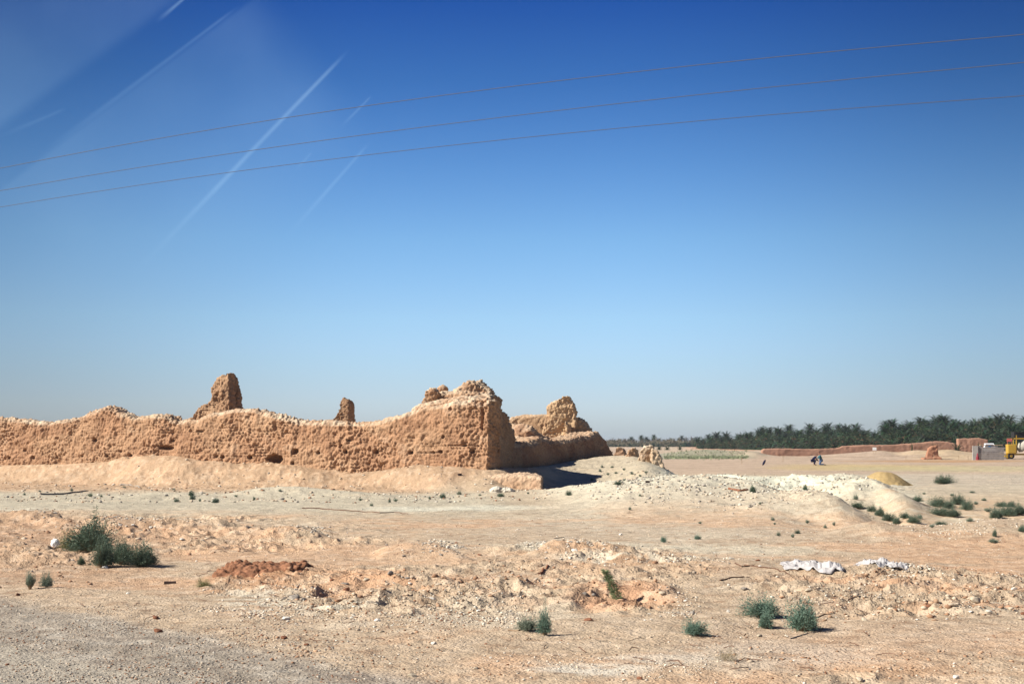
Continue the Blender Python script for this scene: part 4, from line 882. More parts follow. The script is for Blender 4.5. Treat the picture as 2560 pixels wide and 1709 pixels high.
def top_at(px): return float(np.interp(px, tx, ty))
def grove(px0, px1, step, Yf, drop, kind, label, group, jit=3, dead=True):
    px = px0
    while px < px1:
        q = px+rr.uniform(-jit, jit); Y = Yf(q)*rr.uniform(.985, 1.015); py = top_at(q)+drop+rr.choice([-2, 0, 0, 2, 5, 9])*(1 if Y < 500 else .35)
        t = P(q, py, Y); kd = kind if isinstance(kind, str) else rr.choice(kind)
        palm(t.x, t.y, t.z, kd, label, group, dead=dead and rr.random() < .8); px += step*rr.uniform(.8, 1.2)
yr = lambda p: np.interp(p, [1740, 1900, 2100, 2300, 2560], [520, 430, 360, 320, 290])
SEG = ((1745, 1905, 'left'), (1905, 2112, 'middle'), (2112, 2360, 'right'), (2360, 2650, 'far right'))
for a_, b_, w_ in SEG:
    grove(a_, b_, 24, lambda p: yr(p)+26, -1, 'dark', 'tall dark date palm in the back row, %s part of the grove' % w_, 'back row palms, %s part of the grove' % w_, jit=8)
    grove(a_+9, b_, 25, lambda p: yr(p)+10, 9, ['dark', 'dark', 'blue'], 'dark date palm in the middle rows, %s part of the grove' % w_, 'middle row palms, %s part of the grove' % w_, jit=8)
    bl = w_ in ('left', 'middle')
    grove(a_+3, b_, 22, lambda p: yr(p)-6, 24, 'blue' if bl else ['dark', 'dark', 'blue'], ('bushy blue-green palm at the front, %s part of the grove' if bl else 'low palm with brown hanging fronds at the front, %s part of the grove') % w_, 'front row palms, %s part of the grove' % w_, jit=6, dead=not bl)
    grove(a_+6, b_, 26, lambda p: yr(p)-15, 42, ['blue', 'dark'], 'short trunkless palm at ground level, %s part of the grove edge' % w_, 'short palms, %s part of the grove edge' % w_, jit=6, dead=False)
grove(1505, 1750, 11, lambda p: 900, 0, 'pale', 'thin tall palm in the distant sparse grove', 'far thin palms beyond the plain', jit=5)
grove(1505, 1750, 11, lambda p: 830, 7, 'pale', 'faded palm in the front row of the distant sparse grove', 'front palms of the distant grove', jit=5)
grove(1505, 1760, 12, lambda p: 700, 14, 'blue', 'short bushy palm at the foot of the distant sparse grove', 'short palms of the distant grove', dead=False)
for px, py in ((1603, 1086), (1635, 1085), (1578, 1090), (1616, 1090), (1704, 1087)):
    t = P(px, py, 800); palm(t.x, t.y, t.z, 'dark', 'slim palm standing taller than the rest of the distant sparse grove', 'tallest palms of the distant grove', sc=.8)
for px, py, w, h in ((2392, 1113, 34, 16), (2335, 1112, 16, 14), (2448, 1112, 20, 16), (2280, 1108, 8, 10), (1648, 1120, 16, 7), (1668, 1121, 18, 9), (1700, 1118, 14, 6)):
    Y = 232 if px > 2000 else 420; t = P(px, py, Y); s = wpx(w, Y); z0 = float(H([t.x], [t.y], False)[0])
    o = link('palm_shrub', rr.choice(CR['dark']), loc=(t.x, t.y, z0+.1)); o.scale = (s/5, s/5, max(.3, (t.z-z0+1.0)/3)); 
    tag(o, 'trunkless dark palm clump in front of the red earth wall' if px > 2000 else 'low dark clump at the foot of the distant sparse grove', 'palm shrub', 'dark palm clumps before the red wall' if px > 2000 else 'low dark clumps before the distant grove')
def undergrowth():
    r = np.random.default_rng(3); V = []; C = []
    n = 26000; px = r.uniform(1745, 2680, n); Y = yr(px)+r.uniform(-22, 40, n)
    hmax = np.array([P(a, top_at(a)+16, b).z for a, b in zip(px, Y)])
    z = r.random(n)**.8*np.clip(hmax, .5, 12)*(.75+.25*vnoise2(px*.06, Y*.1, 3)); x = (px-1280)/3526*Y
    c = np.stack([x, Y, z], 1); d = r.normal(size=(n, 3)); d[:, 2] = np.abs(d[:, 2])*.5; d /= np.linalg.norm(d, axis=1, keepdims=True)
    s = np.cross(d, r.normal(size=(n, 3))); s /= np.linalg.norm(s, axis=1, keepdims=True)
    V = np.stack([c-s*.10, c+s*.10, c+d*r.uniform(.6, 1.4, n)[:, None]], 1).reshape(-1, 3)
    k = r.random((n, 1)); col = np.array((.012, .024, .012))*(1-k)+np.array((.040, .060, .030))*k; br = r.random(n) < .10; col[br] = (.08, .045, .025)
    me = np_mesh('undergrowth', V, np.arange(n*3).reshape(-1, 3), MAT['palm']); set_col(me, np.repeat(col, 3, 0))
    tag(link('undergrowth', me), 'tangled green growth filling the gaps between the palms', 'undergrowth', kind='stuff')
    n = 7000; px = r.uniform(1490, 1760, n); Y = r.uniform(690, 930, n); z = r.random(n)*3.6*(.7+.5*vnoise2(px*.1, Y*.02, 5)); x = (px-1280)/3526*Y
    c = np.stack([x, Y, z], 1); d = r.normal(size=(n, 3)); d /= np.linalg.norm(d, axis=1, keepdims=True); s = np.cross(d, r.normal(size=(n, 3))); s /= np.linalg.norm(s, axis=1, keepdims=True)
    V = np.stack([c-s*.25, c+s*.25, c+d*1.8], 1).reshape(-1, 3); k = r.random((n, 1)); col = np.array((.07, .075, .05))*(1-k)+np.array((.16, .13, .09))*k
    me = np_mesh('undergrowth', V, np.arange(n*3).reshape(-1, 3), MAT['palm']); set_col(me, np.repeat(col, 3, 0))
    tag(link('undergrowth', me), 'brownish scrub between the trunks of the distant sparse grove', 'undergrowth', kind='stuff')
    # weeds on the plain
    n = 2600; px = r.uniform(1660, 1870, n); Y = r.normal(212, 9, n); x = (px-1280)/3526*Y; z = H(x, Y, False)
    c = np.stack([x, Y, z], 1); d = r.normal(size=(n, 3)); d[:, 2] = np.abs(d[:, 2])+.4; d /= np.linalg.norm(d, axis=1, keepdims=True); s = np.cross(d, r.normal(size=(n, 3))); s /= np.linalg.norm(s, axis=1, keepdims=True)
    V = np.stack([c-s*.06, c+s*.06, c+d*.32], 1).reshape(-1, 3); k = r.random((n, 1)); col = np.array((.14, .18, .10))*(1-k)+np.array((.26, .27, .17))*k
    me = np_mesh('weeds', V, np.arange(n*3).reshape(-1, 3), MAT['palm']); set_col(me, np.repeat(col, 3, 0))
    tag(link('weeds', me), 'thin strip of low green weeds across the plain before the far grove', 'weeds', kind='stuff')
undergrowth()
# ---------------------------------------------------------------- red walls and the building site
def strip_wall(name, pts, th, zb, m, voxel, label, **k):
    o = ruin(name, [slab(pts, th, zb, batter=.05, round_=.12)], voxel, material=m, smooth=1, **k); tag(o, label, 'earth wall'); return o
strip_wall('earth_wall', [(1905, 1126, 236), (1911, 1121, 236), (1960, 1120.5, 236), (2038, 1121, 236), (2090, 1119.5, 236), (2100, 1117, 236), (2107, 1114, 236), (2141, 1112.5, 236), (2200, 1112, 236), (2240, 1110, 236), (2280, 1107, 236), (2310, 1105, 236), (2340, 1102, 236), (2372, 1104, 236), (2390, 1108, 236)], (0, 1.0, 0), -.4, 'red_earth', .16, 'long smooth red earth wall in front of the palm grove, stepped up midway', amp=.04, cell=.6, big=.12, low=4)
strip_wall('earth_wall', [(2395, 1096, 258), (2420, 1095, 258), (2448, 1094, 258), (2470, 1098, 258)], (0, 1.0, 0), -.4, 'red_earth', .14, 'short higher red earth wall under the palms, left of the parked white car', amp=.04, cell=.6, big=.12, low=4)
def box(V, Fc, c, s, rz=0, top=1.0):
    o = len(V)
    for dz in (-1, 1):
        for dx, dy in ((-1, -1), (1, -1), (1, 1), (-1, 1)):
            k = top if dz > 0 else 1; x, y = dx*s[0]/2*k, dy*s[1]/2*k
            V.append((c[0]+x*math.cos(rz)-y*math.sin(rz), c[1]+x*math.sin(rz)+y*math.cos(rz), c[2]+dz*s[2]/2))
    Fc += [tuple(o+i for i in f) for f in ((3, 2, 1, 0), (4, 5, 6, 7), (0, 1, 5, 4), (1, 2, 6, 5), (2, 3, 7, 6), (3, 0, 4, 7))]
def boxes(name, lst, m, parent=None, loc=None, bevel=0):
    V, Fc = [], []
    for b in lst: box(V, Fc, *b)
    o = mesh_obj(name, V, Fc, MAT[m], parent, loc=loc)
    if bevel: md = o.modifiers.new('b', 'BEVEL'); md.width = bevel; md.segments = 2
    return o
def cyl(name, a, b, r1, r2, m, parent=None, n=16, loc=None):
    a, b = Vector(a), Vector(b); ax = (b-a).normalized(); s = ax.orthogonal().normalized(); t = ax.cross(s); V = []; Fc = []
    for c, r_ in ((a, r1), (b, r2)):
        for k in range(n): V.append(c+(s*math.cos(k*6.2832/n)+t*math.sin(k*6.2832/n))*r_)
    for k in range(n): Fc.append((k, (k+1) % n, n+(k+1) % n, n+k))
    Fc += [tuple(range(n))[::-1], tuple(range(n, 2*n))]
    return mesh_obj(name, V, Fc, MAT[m], parent, loc=loc)
def polytube(name, pts, r, m, parent=None, n=6, taper=0):
    V = []; Fc = []; N_ = len(pts)
    for i, p in enumerate(pts):
        d = (pts[min(i+1, N_-1)]-pts[max(i-1, 0)]).normalized(); s = d.cross(Vector((0, 0, 1)))
        if s.length < .05: s = Vector((1, 0, 0))
        s.normalize(); t = d.cross(s); rad = r*(1-taper*i/N_)
        for k in range(n): V.append(p+(s*math.cos(k*6.2832/n)+t*math.sin(k*6.2832/n))*rad)
    for i in range(N_-1):
        for k in range(n): Fc.append((i*n+k, i*n+(k+1) % n, (i+1)*n+(k+1) % n, (i+1)*n+k))
    Fc += [tuple(range(n))[::-1], tuple(range((N_-1)*n, N_*n))]
    return mesh_obj(name, V, Fc, MAT[m], parent)
def gp(px, Y): 
    x = (px-1280)/3526*Y; return Vector((x, Y, float(H([x], [Y], False)[0])))
o = ruin('brick_stack', [prism([(2314, 1160), (2317, 1136), (2322, 1120), (2330, 1115), (2344, 1113), (2346, 1128), (2348, 1142), (2349, 1160)], 190, (.15, 1.2, 0), .05), prism([(2308, 1158), (2310, 1144), (2354, 1142), (2356, 1158)], 189.3, (0, 2.2, 0))], .07, amp=.045, cell=.3, seed=44, material='red_brick', smooth=1)
tag(o, 'squat crumbling stack of red earth bricks on the building site', 'brick stack')
b = gp(2470, 186)
r = empty('block_wall', b); W_ = wpx(80, 186)
lst = []
bw, bh = .42, .21
for j in range(9):
    for i in range(int(W_/bw)+1):
        x0 = -W_/2+i*bw+(bw/2 if j % 2 else 0)
        if x0 > W_/2-bw*.4 or (j > 7 and rr.random() < .4): continue
        lst.append(((x0+bw/2, rr.uniform(-.012, .012), j*bh+.1), (bw-.015, .2, bh-.015)))
boxes('blockwork', lst, 'block', r)
boxes('pillar', [((-W_/2+.35, -.16, .92), (.72, .12, 1.86))], 'block_pale', r)
boxes('coping', [((.4, 0, 1.97), (W_*.7, .30, .09), .0)], 'wood', r)
tag(r, 'low unfinished grey block wall with a pale rendered pier at its left end', 'block wall')
p = gp(2443, 184.4); r = empty('red_container', p)
cyl('bottle', (0, 0, .0), (0, 0, .45), .24, .20, 'red', r); cyl('neck', (0, 0, .45), (0, 0, .92), .15, .05, 'red', r)
tag(r, 'dark red cone-shaped container standing before the pale pier of the block wall', 'container')
# white car behind the wall
def car(px, Y, zoff=0):
    p = gp(px, Y); r = empty('parked_car', p+Vector((0, 0, zoff)), R(76))
    prof = [(-2.1, .35), (-2.15, .85), (-1.6, 1.0), (-1.15, 1.5), (-.6, 1.62), (.5, 1.60), (.95, 1.1), (2.05, .92), (2.15, .4)]
    n = len(prof); V = [(x, -.82*(1 if z < 1.05 else .82), z) for x, z in prof]+[(x, .82*(1 if z < 1.05 else .82), z) for x, z in prof]
    Fc = [(i, (i+1) % n, (i+1) % n+n, i+n) for i in range(n)]+[tuple(range(n))[::-1], tuple(range(n, 2*n))]
    o = mesh_obj('body', V, Fc, MAT['carw'], r); md = o.modifiers.new('b', 'BEVEL'); md.width = .05; md.segments = 2
    V = [(-1.05, -.76, 1.07), (.85, -.76, 1.07), (.45, -.70, 1.5), (-.95, -.70, 1.46)]; mesh_obj('side_window', V, [(0, 1, 2, 3)], MAT['glass'], r)
    V = [(-1.62, -.62, 1.06), (-1.62, .62, 1.06), (-1.17, .55, 1.48), (-1.17, -.55, 1.48)]; mesh_obj('windscreen', [(x-.03, y, z) for x, y, z in V], [(0, 3, 2, 1)], MAT['glass'], r)
    for sx in (-1.35, 1.3):
        for sy in (-.8, .8):
            w = cyl('wheel', (sx, sy-.09, .33), (sx, sy+.09, .33), .33, .33, 'black', r)
            cyl('rim', (sx, sy-.10 if sy < 0 else sy+.095, .33), (sx, sy-.095 if sy < 0 else sy+.10, .33), .18, .18, 'steel', w)
    tag(r, 'white car parked under the palms, only its roof and window above the block wall', 'car'); return r
car(2472, 218, -.02)
# yellow concrete mixer machine
def mixer():
    p = gp(2534, 192); r = empty('concrete_mixer', p)
    boxes('chassis', [((.7, 0, .62), (5.2, .9, .22)), ((-1.2, -.3, .35), (.5, .4, .5))], 'yellow', r, bevel=.03)
    boxes('engine_cover', [((-.55, -.5, 1.35), (1.15, 1.0, 1.25))], 'yellow', r, bevel=.08)
    # drum
    V = []; Fc = []; pr = [(-.75, .35), (-.6, .62), (-.2, .74), (.25, .72), (.7, .5), (.95, .34)]
    for x, ra in pr:
        for k in range(20): V.append((1.15+x*.7+math.cos(k*.31416)*ra*.25, -.2+x*-.5+math.sin(k*.31416)*ra*.6*0+math.cos(k*.31416)*ra*.5, 1.75+x*.35+math.sin(k*.31416)*ra))
    for i in range(len(pr)-1):
        for k in range(20): Fc.append((i*20+k, i*20+(k+1) % 20, (i+1)*20+(k+1) % 20, (i+1)*20+k))
    Fc += [tuple(range(20))[::-1], tuple(range(100, 120))]
    mesh_obj('drum', V, Fc, MAT['drum'], r, smooth=True)
    boxes('frame', [((.2, -.5, 2.0), (.12, .12, 2.4)), ((2.2, -.5, 2.0), (.12, .12, 2.4)), ((.2, .6, 2.0), (.12, .12, 2.4)), ((2.2, .6, 2.0), (.12, .12, 2.4)), ((1.2, -.5, 2.75), (2.6, .16, .16)), ((1.2, .6, 2.75), (2.6, .12, .12))], 'yellow', r)
    boxes('roof', [((.9, 0, 3.62), (1.9, 1.4, .08))], 'black', r)
    boxes('cab', [((.55, 0, 3.2), (1.4, 1.1, .75))], 'black', r, bevel=.05)
    for sx in (-.6, 2.2):
        for sy in (-.62, .62):
            w = cyl('wheel', (sx, sy-.13, .42), (sx, sy+.13, .42), .42, .42, 'black', r, 20)
            cyl('rim', (sx, sy-.15, .42), (sx, sy+.15, .42), .2, .2, 'yellow', w)
    tag(r, 'yellow site mixer with a grey drum at the right edge, beside the block wall', 'site machine')
mixer()
p = gp(2524, 215); boxes('panel_', [((0, 0, 1.7), (.8, .06, .5)), ((-.3, .05, .7), (.06, .06, 1.6)), ((.3, .05, .7), (.06, .06, 1.6))], 'pinkcloth', loc=p).name = 'site_board'
tag(bpy.data.objects['site_board'], 'faded red board on two legs behind the yellow site mixer', 'board')
# sign and stakes
p = gp(2186, 205); r = empty('notice_board', p)
boxes('panel', [((0, 0, .72), (.56, .03, .42))], 'board', r); boxes('leg', [((-.2, .03, .26), (.04, .03, .56))], 'wood', r); boxes('leg', [((.2, .03, .26), (.04, .03, .56))], 'wood', r)
tag(r, 'blank white board on short legs in front of the red earth wall', 'notice board')
for px, Y, h, lab in ((1854, 150, .72, 'thin wooden stake leftmost on the plain, before the pale heap'), (1957, 162, .75, 'thin wooden stake between the leaning bundle and the two people'), (2264, 176, .65, 'thin wooden stake left of the red brick stack'), (2334, 180, .8, 'pale stake standing right in front of the red brick stack'), (2396, 178, .6, 'thin wooden stake between the brick stack and the block wall'), (2419, 179, .6, 'thin stake just left of the block wall pier')):
    p = gp(px, Y); r = empty('stake', p); boxes('post', [((0, 0, h/2), (.05, .05, h), 0, .8)], 'wood', r); boxes('crosspiece', [((0, -.04, h-.08), (.16, .02, .03))], 'wood', r); tag(r, lab, 'stake', 'survey stakes on the building site')
p = gp(1909, 138); r = empty('leaning_bundle', p); polytube('pole', [p*0+Vector((-.17, 0, .0)), Vector((.0, 0, .35)), Vector((.13, 0, .62))], .02, 'wood', r)
V = blobm((0.02, 0, .33), (.12, .09, .28)); o = mesh_obj('cloth', [(x+(z-.33)*.45, y, z) for x, y, z in V[0]], V[1], MAT['navy'], r, smooth=True)
tag(r, 'dark navy cloth bundle leaning on a stick, left of the two people', 'bundle')
# tape line on the stakes
polytube('site_fence_cable', [gp(px, 165+i)+Vector((0, 0, .55-.06*math.sin(i*1.6))) for i, px in enumerate(range(1957, 2430, 40))], .012, 'wood')
tag(bpy.data.objects['site_fence_cable'], 'thin sagging line strung between the stakes on the site', 'line')

# ---------------------------------------------------------------- people
def skin(name, nodes, edges, m, parent, levels=2):
    me = bpy.data.meshes.new(name); me.from_pydata([n[:3] for n in nodes], edges, []); o = bpy.data.objects.new(name, me); COL.objects.link(o); o.parent = parent
    o.modifiers.new('s', 'SKIN'); sv = me.skin_vertices[0].data
    for i, n in enumerate(nodes): sv[i].radius = (n[3], n[3] if len(n) < 5 else n[4])
    sv[0].use_root = True
    sb = o.modifiers.new('u', 'SUBSURF'); sb.levels = levels; sb.render_levels = levels
    me.materials.append(MAT[m]); return o
def fingers(w, d):
    w, d = Vector(w), Vector(d).normalized(); s = d.cross(Vector((0, 0, 1))).normalized(); out = []
    for k, L in enumerate((.065, .075, .07, .055)):
        b_ = w+d*.06+s*(k-1.5)*.021; out.append([b_, b_+d*L*.55+Vector((0, 0, -.008)), b_+d*L+Vector((0, 0, -.025))])
    b_ = w+d*.02-s*.04; out.append([b_, b_-s*.025+d*.02, b_-s*.035+d*.05]); return out
def person(px, Y, rz, pose, label, top_m, leg_m):
    p = gp(px, Y); r = empty('person', p+Vector((0, 0, -.01)), rz)
    if pose == 'kneel':   # facing -x, shanks behind (+x) on the ground
        hip = (.12, 0, .52); ch = (.02, 0, .88); nk = (-.01, 0, 1.05); hd = (-.05, 0, 1.2)
        kn = [(-.08, -.13, .09), (-.02, .13, .09)]; an = [(.40, -.13, .09), (.44, .13, .08)]; ft = [(.54, -.13, .04), (.58, .13, .04)]
        el = [(-.12, -.24, .78), (-.12, .24, .78)]; wr = [(-.34, -.18, .66), (-.34, .18, .66)]; sh = [(.02, -.19, .98), (.02, .19, .98)]; hj = [(.12, -.11, .50), (.12, .11, .50)]
    else:                 # crouching, bent forward to the right (+x)
        hip = (-.18, 0, .48); ch = (.05, 0, .78); nk = (.17, 0, .90); hd = (.27, 0, .98)
        kn = [(.14, -.14, .50), (.14, .14, .48)]; an = [(-.05, -.13, .10), (-.03, .13, .10)]; ft = [(.12, -.13, .04), (.14, .13, .04)]
        el = [(.20, -.24, .62), (.22, .24, .62)]; wr = [(.36, -.17, .45), (.38, .17, .42)]; sh = [(.10, -.18, .84), (.10, .18, .84)]; hj = [(-.18, -.11, .46), (-.18, .11, .46)]
    nodes = [(*hip, .14), (*ch, .15), (*nk, .06), (*hd, .09)]; edges = [(0, 1), (1, 2), (2, 3)]
    hx = -1 if pose == 'kneel' else 1
    nodes.append((hd[0]+hx*.02, 0, hd[2]+.08, .075)); edges.append((3, 4))
    for s in (0, 1):
        i = len(nodes); nodes += [(*sh[s], .06), (*el[s], .045), (*wr[s], .032)]; edges += [(1, i), (i, i+1), (i+1, i+2)]
        for ch_ in fingers(wr[s], (hx, 0, -.2)):
            j = len(nodes); nodes += [(*q, .010) for q in ch_]; edges += [(i+2, j), (j, j+1), (j+1, j+2)]
        i = len(nodes); nodes += [(*hj[s], .09), (*kn[s], .065), (*an[s], .045), (*ft[s], .04)]; edges += [(0, i), (i, i+1), (i+1, i+2), (i+2, i+3)]
    skin('body', nodes, edges, 'skin', r)
    tn = [(*hip, .17), ((hip[0]+ch[0])/2, 0, (hip[2]+ch[2])/2, .165), (*ch, .175), (nk[0]*.7+ch[0]*.3, 0, nk[2]*.7+ch[2]*.3, .09)]; te = [(0, 1), (1, 2), (2, 3)]
    for s in (0, 1):
        i = len(tn); tn += [(*sh[s], .078), (*el[s], .06), tuple(.25*a+.75*b for a, b in zip(el[s], wr[s]))+(.05,)]; te += [(2, i), (i, i+1), (i+1, i+2)]
    skin('shirt', tn, te, top_m, r)
    ln = [(hip[0], 0, hip[2]+.02, .155)]; le = []
    for s in (0, 1):
        i = len(ln); ln += [(*hj[s], .115), (*kn[s], .088), (*an[s], .065)]; le += [(0, i), (i, i+1), (i+1, i+2)]
    skin('trousers', ln, le, leg_m, r)
    for s in (0, 1): skin('shoe', [(*an[s], .055), (*ft[s], .05), (ft[s][0]+(.06 if pose == 'kneel' else .1), ft[s][1], .04, .035)], [(0, 1), (1, 2)], 'black', r)
    skin('hair', [(hd[0]-hx*.03, 0, hd[2]+.03, .088), (hd[0]-hx*.01, 0, hd[2]+.12, .075)], [(0, 1)], 'hair', r)
    f = hx; skin('nose', [(hd[0]+f*.085, 0, hd[2]+.03, .013), (hd[0]+f*.105, 0, hd[2]+.015, .013)], [(0, 1)], 'skin', r, 1)
    tag(r, label, 'person'); return r
person(2049, 143, R(0), 'kneel', 'person in blue-green clothes kneeling upright with feet stretched out to the right', 'teal', 'blue')
person(2035, 143.6, R(0), 'crouch', 'person in dark navy clothes crouching just left of the kneeling one', 'navy', 'navy')
# ---------------------------------------------------------------- sacking, plastic, sticks
def sheet(name, px, py, w, d, h, seed, m, label, cat, ripple=1.0, shapefn=None):
    """crumpled cloth lying on the ground"""
    p = hit1(px, py); W2 = wpx(w, p.y); nx, ny = 110, 56
    u, v = np.meshgrid(np.linspace(-1, 1, nx), np.linspace(-1, 1, ny)); u = u.ravel(); v = v.ravel()
    e = 1+.25*fbm2(u*1.5+seed, v*1.5, 3, seed)
    rx = u*e; ry = v*(1-.35*u*u)*e
    x = p.x+rx*W2/2+v*.08*W2; y = p.y+ry*d/2-.15*d*u
    g = H(x, y)
    f = np.abs(fbm2(u*1.5+v*1.8+seed, v*4.6-u*4.2, 4, seed+2)); f2 = np.abs(fbm2(u*7-v*5, v*8+u*3, 3, seed+6))
    ed = np.clip(1.05-np.maximum(np.abs(u), np.abs(v)), 0, 1)**.4
    lump = np.exp(-((u+.35)/.22)**2-((v-.35)/.4)**2)*.9+np.exp(-((u-.1)/.3)**2-(v/.5)**2)*.55
    z = g+.012+h*ed*(.25+.9*(1-f*2.2)*ripple*.6+.25*(1-f2*2)+lump)
    z = np.maximum(z, g+.006)
    idx = np.arange(nx*ny).reshape(ny, nx); Q = np.stack([idx[:-1, :-1], idx[:-1, 1:], idx[1:, 1:], idx[1:, :-1]], -1).reshape(-1, 4)
    c = Vector((p.x, p.y, p.z)); V = np.stack([x-c.x, y-c.y, z-c.z], 1)
    me = np_mesh(name, V, Q, MAT[m], True); o = link(name, me, loc=c); md = o.modifiers.new('t', 'SOLIDIFY'); md.thickness = .004
    tag(o, label, cat); return o
sheet('crumpled_sack', 2030, 1424, 128, 2.0, .09, 2, 'cloth', 'larger crumpled white sack half buried on the sand at right', 'sack')
sheet('crumpled_sack', 2200, 1420, 88, 1.6, .085, 5, 'cloth', 'smaller torn white sack with a trailing strip, further right', 'sack')
def bag():
    p = hit1(138, 1366); s = wpx(19, p.y)
    V, Fc = icos(4); n = fbm(V[:, 0]*2, V[:, 1]*2, V[:, 2]*2, 4, 5); V = V*(1+.5*np.abs(n)-.1)[:, None]*np.array([.55, .45, .6]); V[:, 2] = np.maximum(V[:, 2], -.45)
    me = np_mesh('plastic_bag', V*s, Fc, MAT['plastic'], False); o = link('plastic_bag', me, loc=p+Vector((0, 0, s*.5)))
    tag(o, 'crumpled white plastic bag caught beside the yellowish bush at far left', 'plastic bag')
bag()
def ground_line(pts, r, m, name, label, cat, lift=0.0, group=None):
    ps = hit(pts); out = []
    for a, b in zip(ps[:-1], ps[1:]):
        for t in np.linspace(0, 1, 6)[:-1]: q = a.lerp(b, t); out.append(q)
    out.append(ps[-1]); zz = H([q.x for q in out], [q.y for q in out])
    out = [Vector((q.x, q.y, z+r*.6+lift)) for q, z in zip(out, zz)]
    o = polytube(name, out, r, m, taper=.4); tag(o, label, cat, group); return o
ground_line([(755, 1270), (800, 1271), (860, 1277), (905, 1278), (950, 1281), (985, 1280), (1020, 1284)], .022, 'dark_twig', 'fallen_cable', 'long dark cable lying on the plain before the bastion', 'cable')
ground_line([(100, 1238), (140, 1236), (180, 1232), (220, 1228)], .05, 'grey_stone', 'fallen_branch', 'long grey branch lying on the plain at far left', 'branch')
ground_line([(300, 1214), (325, 1214), (350, 1220)], .06, 'grey_stone', 'fallen_branch', 'short grey branch at the foot of the left sand bank', 'branch')
ground_line([(1860, 1414), (1900, 1420), (1935, 1424), (1960, 1434), (2000, 1438), (2015, 1447)], .014, 'dark_twig', 'root', 'dark crooked root running into the larger crumpled sack', 'root')
ground_line([(1838, 1410), (1855, 1419), (1885, 1415)], .014, 'dark_twig', 'root', 'short dark root left of the larger crumpled sack', 'root')
ground_line([(1660, 1578-60), (1700, 1525)], .008, 'twig', 'stick', 'thin stick right of the leaning sapling', 'stick')
ground_line([(1270, 1579), (1295, 1580), (1308, 1574)], .008, 'twig', 'stick', 'thin bent twig at the left foot of the low pale shrub', 'stick')
ground_line([(2040, 1541), (2062, 1535), (2080, 1533)], .010, 'twig', 'stick', 'curved brown twig right of the rounded blue-green bush', 'stick')
ground_line([(2080, 1496), (2105, 1500), (2130, 1494)], .012, 'dark_twig', 'stick', 'dark curved twig on the broken red ground right of the bushes', 'stick')
ground_line([(1975, 1597), (2000, 1592), (2020, 1585)], .009, 'grey_stone', 'stick', 'grey stick below the rounded blue-green bush', 'stick')
ground_line([(2295, 1450-8), (2275, 1457), (2265, 1462)], .014, 'twig', 'stick', 'brown stick below the smaller torn sack', 'stick')
ground_line([(1800, 1453), (1830, 1447), (1860, 1445)], .014, 'dark_twig', 'stick', 'dark stick between the leaning sapling and the larger sack', 'stick')
ground_line([(1348, 1436), (1365, 1428), (1383, 1422)], .022, 'brown_stone', 'stick', 'short rusty stick on the white-topped gravel rise', 'stick')
ground_line([(1385, 1346), (1410, 1343), (1440, 1346), (1465, 1350)], .012, 'grey_stone', 'stick', 'long thin grey stick behind the white-topped gravel rise', 'stick')
ground_line([(1640, 1400), (1670, 1396), (1700, 1404)], .014, 'dark_twig', 'stick', 'dark stick on the right shoulder of the white-topped gravel rise', 'stick')
ground_line([(1822, 1223), (1850, 1227), (1870, 1226)], .05, 'brown_stone', 'fallen_branch', 'reddish branch on the pale gravel mounds left of a dark shrub', 'branch')
p = hit1(425, 1459); r_ = boxes('dark_plank', [((0, 0, .02), (wpx(28, p.y), .06, .045), .05)], 'charred', loc=p); tag(r_, 'short dark plank lying on sand left of the rust-red dirt heap', 'plank')
p = hit1(1619, 1208); r_ = boxes('dark_plank', [((0, 0, .06), (wpx(10, p.y), .12, .08), .1)], 'charred', loc=p); tag(r_, 'tiny dark plank on the pale mound below the end fragment', 'plank')
p = hit1(1149, 1191); r_ = boxes('dark_brick', [((0, 0, .05), (wpx(9, p.y), .12, .1), .4)], 'charred', loc=p); tag(r_, 'dark brick on the sand bank under the bastion', 'brick')
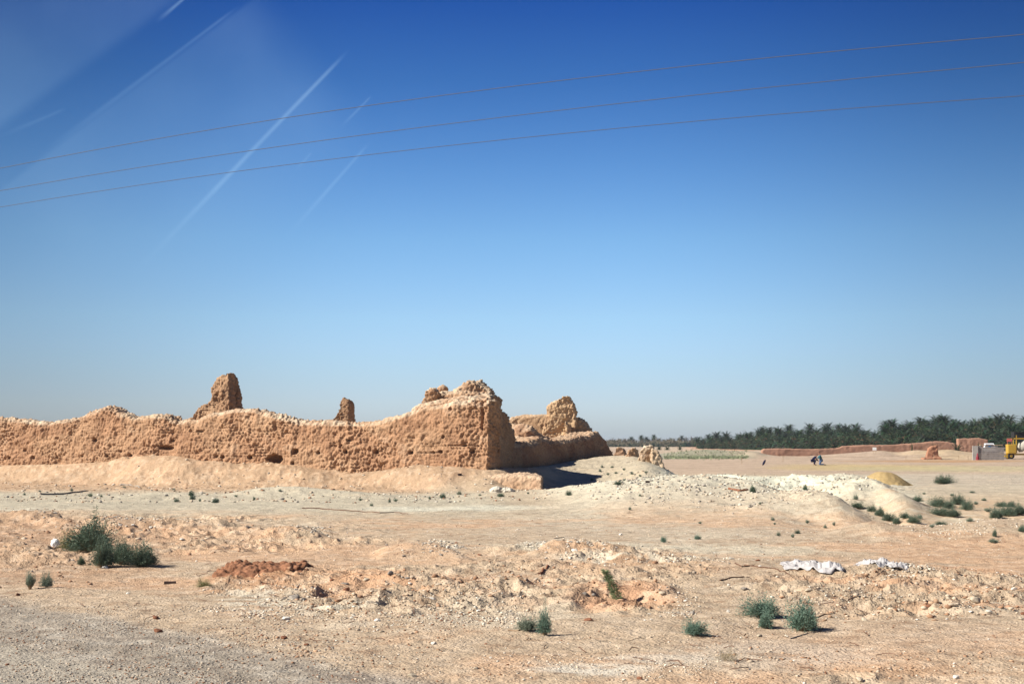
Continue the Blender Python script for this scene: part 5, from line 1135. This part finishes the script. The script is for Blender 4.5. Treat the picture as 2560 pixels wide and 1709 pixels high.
def litter():
    r = np.random.default_rng(19); V = []; Q = []
    spots = []
    for cx, cy, rx, ry, n in ((1700, 1440, 420, 45, 30), (2300, 1490, 330, 60, 40), (900, 1480, 420, 55, 26), (300, 1360, 330, 60, 24), (1700, 1620, 500, 60, 26), (600, 1560, 400, 60, 14), (1300, 1450, 200, 60, 30)):
        for _ in range(n): spots.append((cx+rx*r.uniform(-1, 1), cy+ry*r.uniform(-1, 1)))
    for p in hit(spots):
        L_ = r.uniform(.06, .30); a = r.uniform(0, 3.14); w = r.uniform(.003, .007); b = r.uniform(-.6, .6); q = Vector((p.x, p.y, p.z))
        for k in range(3):
            d = Vector((math.cos(a), math.sin(a), 0)); e = q+d*L_/3; e.z = float(H([e.x], [e.y])[0])+w*2+r.uniform(0, .02); q0 = Vector((q.x, q.y, q.z+w)); s_ = Vector((-d.y, d.x, 0))*w
            o = len(V); V += [q0-s_, q0+s_, q0+Vector((0, 0, w*1.6)), e-s_, e+s_, e+Vector((0, 0, w*1.6))]
            Q += [(o, o+1, o+4, o+3), (o+1, o+2, o+5, o+4), (o+2, o, o+3, o+5)]; q = e; a += b
    o = mesh_obj('dry_litter', V, Q, MAT['dark_twig']); tag(o, 'dry twigs and root scraps strewn over the broken ground', 'dry litter', kind='stuff')
litter()
# ---------------------------------------------------------------- overhead wires
WH = 7.6
for k, (ya, ym, yb, nm) in enumerate(((421, 248, 87, 'highest of the three overhead wires'), (477, 322, 157, 'middle of the three overhead wires'), (518, 373, 240, 'lowest of the three overhead wires'))):
    def pw(px, py): d = dirpx(px, py); s = WH/d[2]; return Vector((d[0]*s, d[1]*s, CH+WH))
    A_, B_, M_ = pw(0, ya), pw(2560, yb), pw(1280, ym)
    cb = pow(1, 1); q = np.polyfit([0, 1280, 2560], [ya, ym, yb], 2)
    dirv = (B_-A_); pts = []
    for t in np.linspace(-1.2, 2.2, 60):
        b_ = A_+dirv*t
        pts.append(b_+Vector((0, 0, 0)))
    # sag: match the middle row
    mid = (A_+B_)/2; Mx, My = proj(np.array([mid])); dz = (My[0]-ym)*mid.y/F
    pts = [b_+Vector((0, 0, dz*(1-((t-.5)/.5)**2) if abs(t-.5) < .5 else dz*(1-((t-.5)/.5)**2)*.5)) for b_, t in zip(pts, np.linspace(-1.2, 2.2, 60))]
    o = polytube('power_line', pts, .008, 'wire'); tag(o, nm+' crossing the sky', 'power line', 'overhead wires')

def haze():
    V = []; Fc = []; box(V, Fc, (0, 4500, 5.5), (16000, 9400, 14))
    m = bpy.data.materials.new('haze'); m.use_nodes = True; N = m.node_tree.nodes; N.clear()
    o = N.new('ShaderNodeOutputMaterial'); v = N.new('ShaderNodeVolumePrincipled'); v.inputs['Density'].default_value = .00014; v.inputs['Color'].default_value = (.80, .88, 1, 1); v.inputs['Anisotropy'].default_value = 0.2
    m.node_tree.links.new(v.outputs[0], o.inputs['Volume']); MAT['haze'] = m
    tag(mesh_obj('haze', V, Fc, m), kind='stuff')
haze()
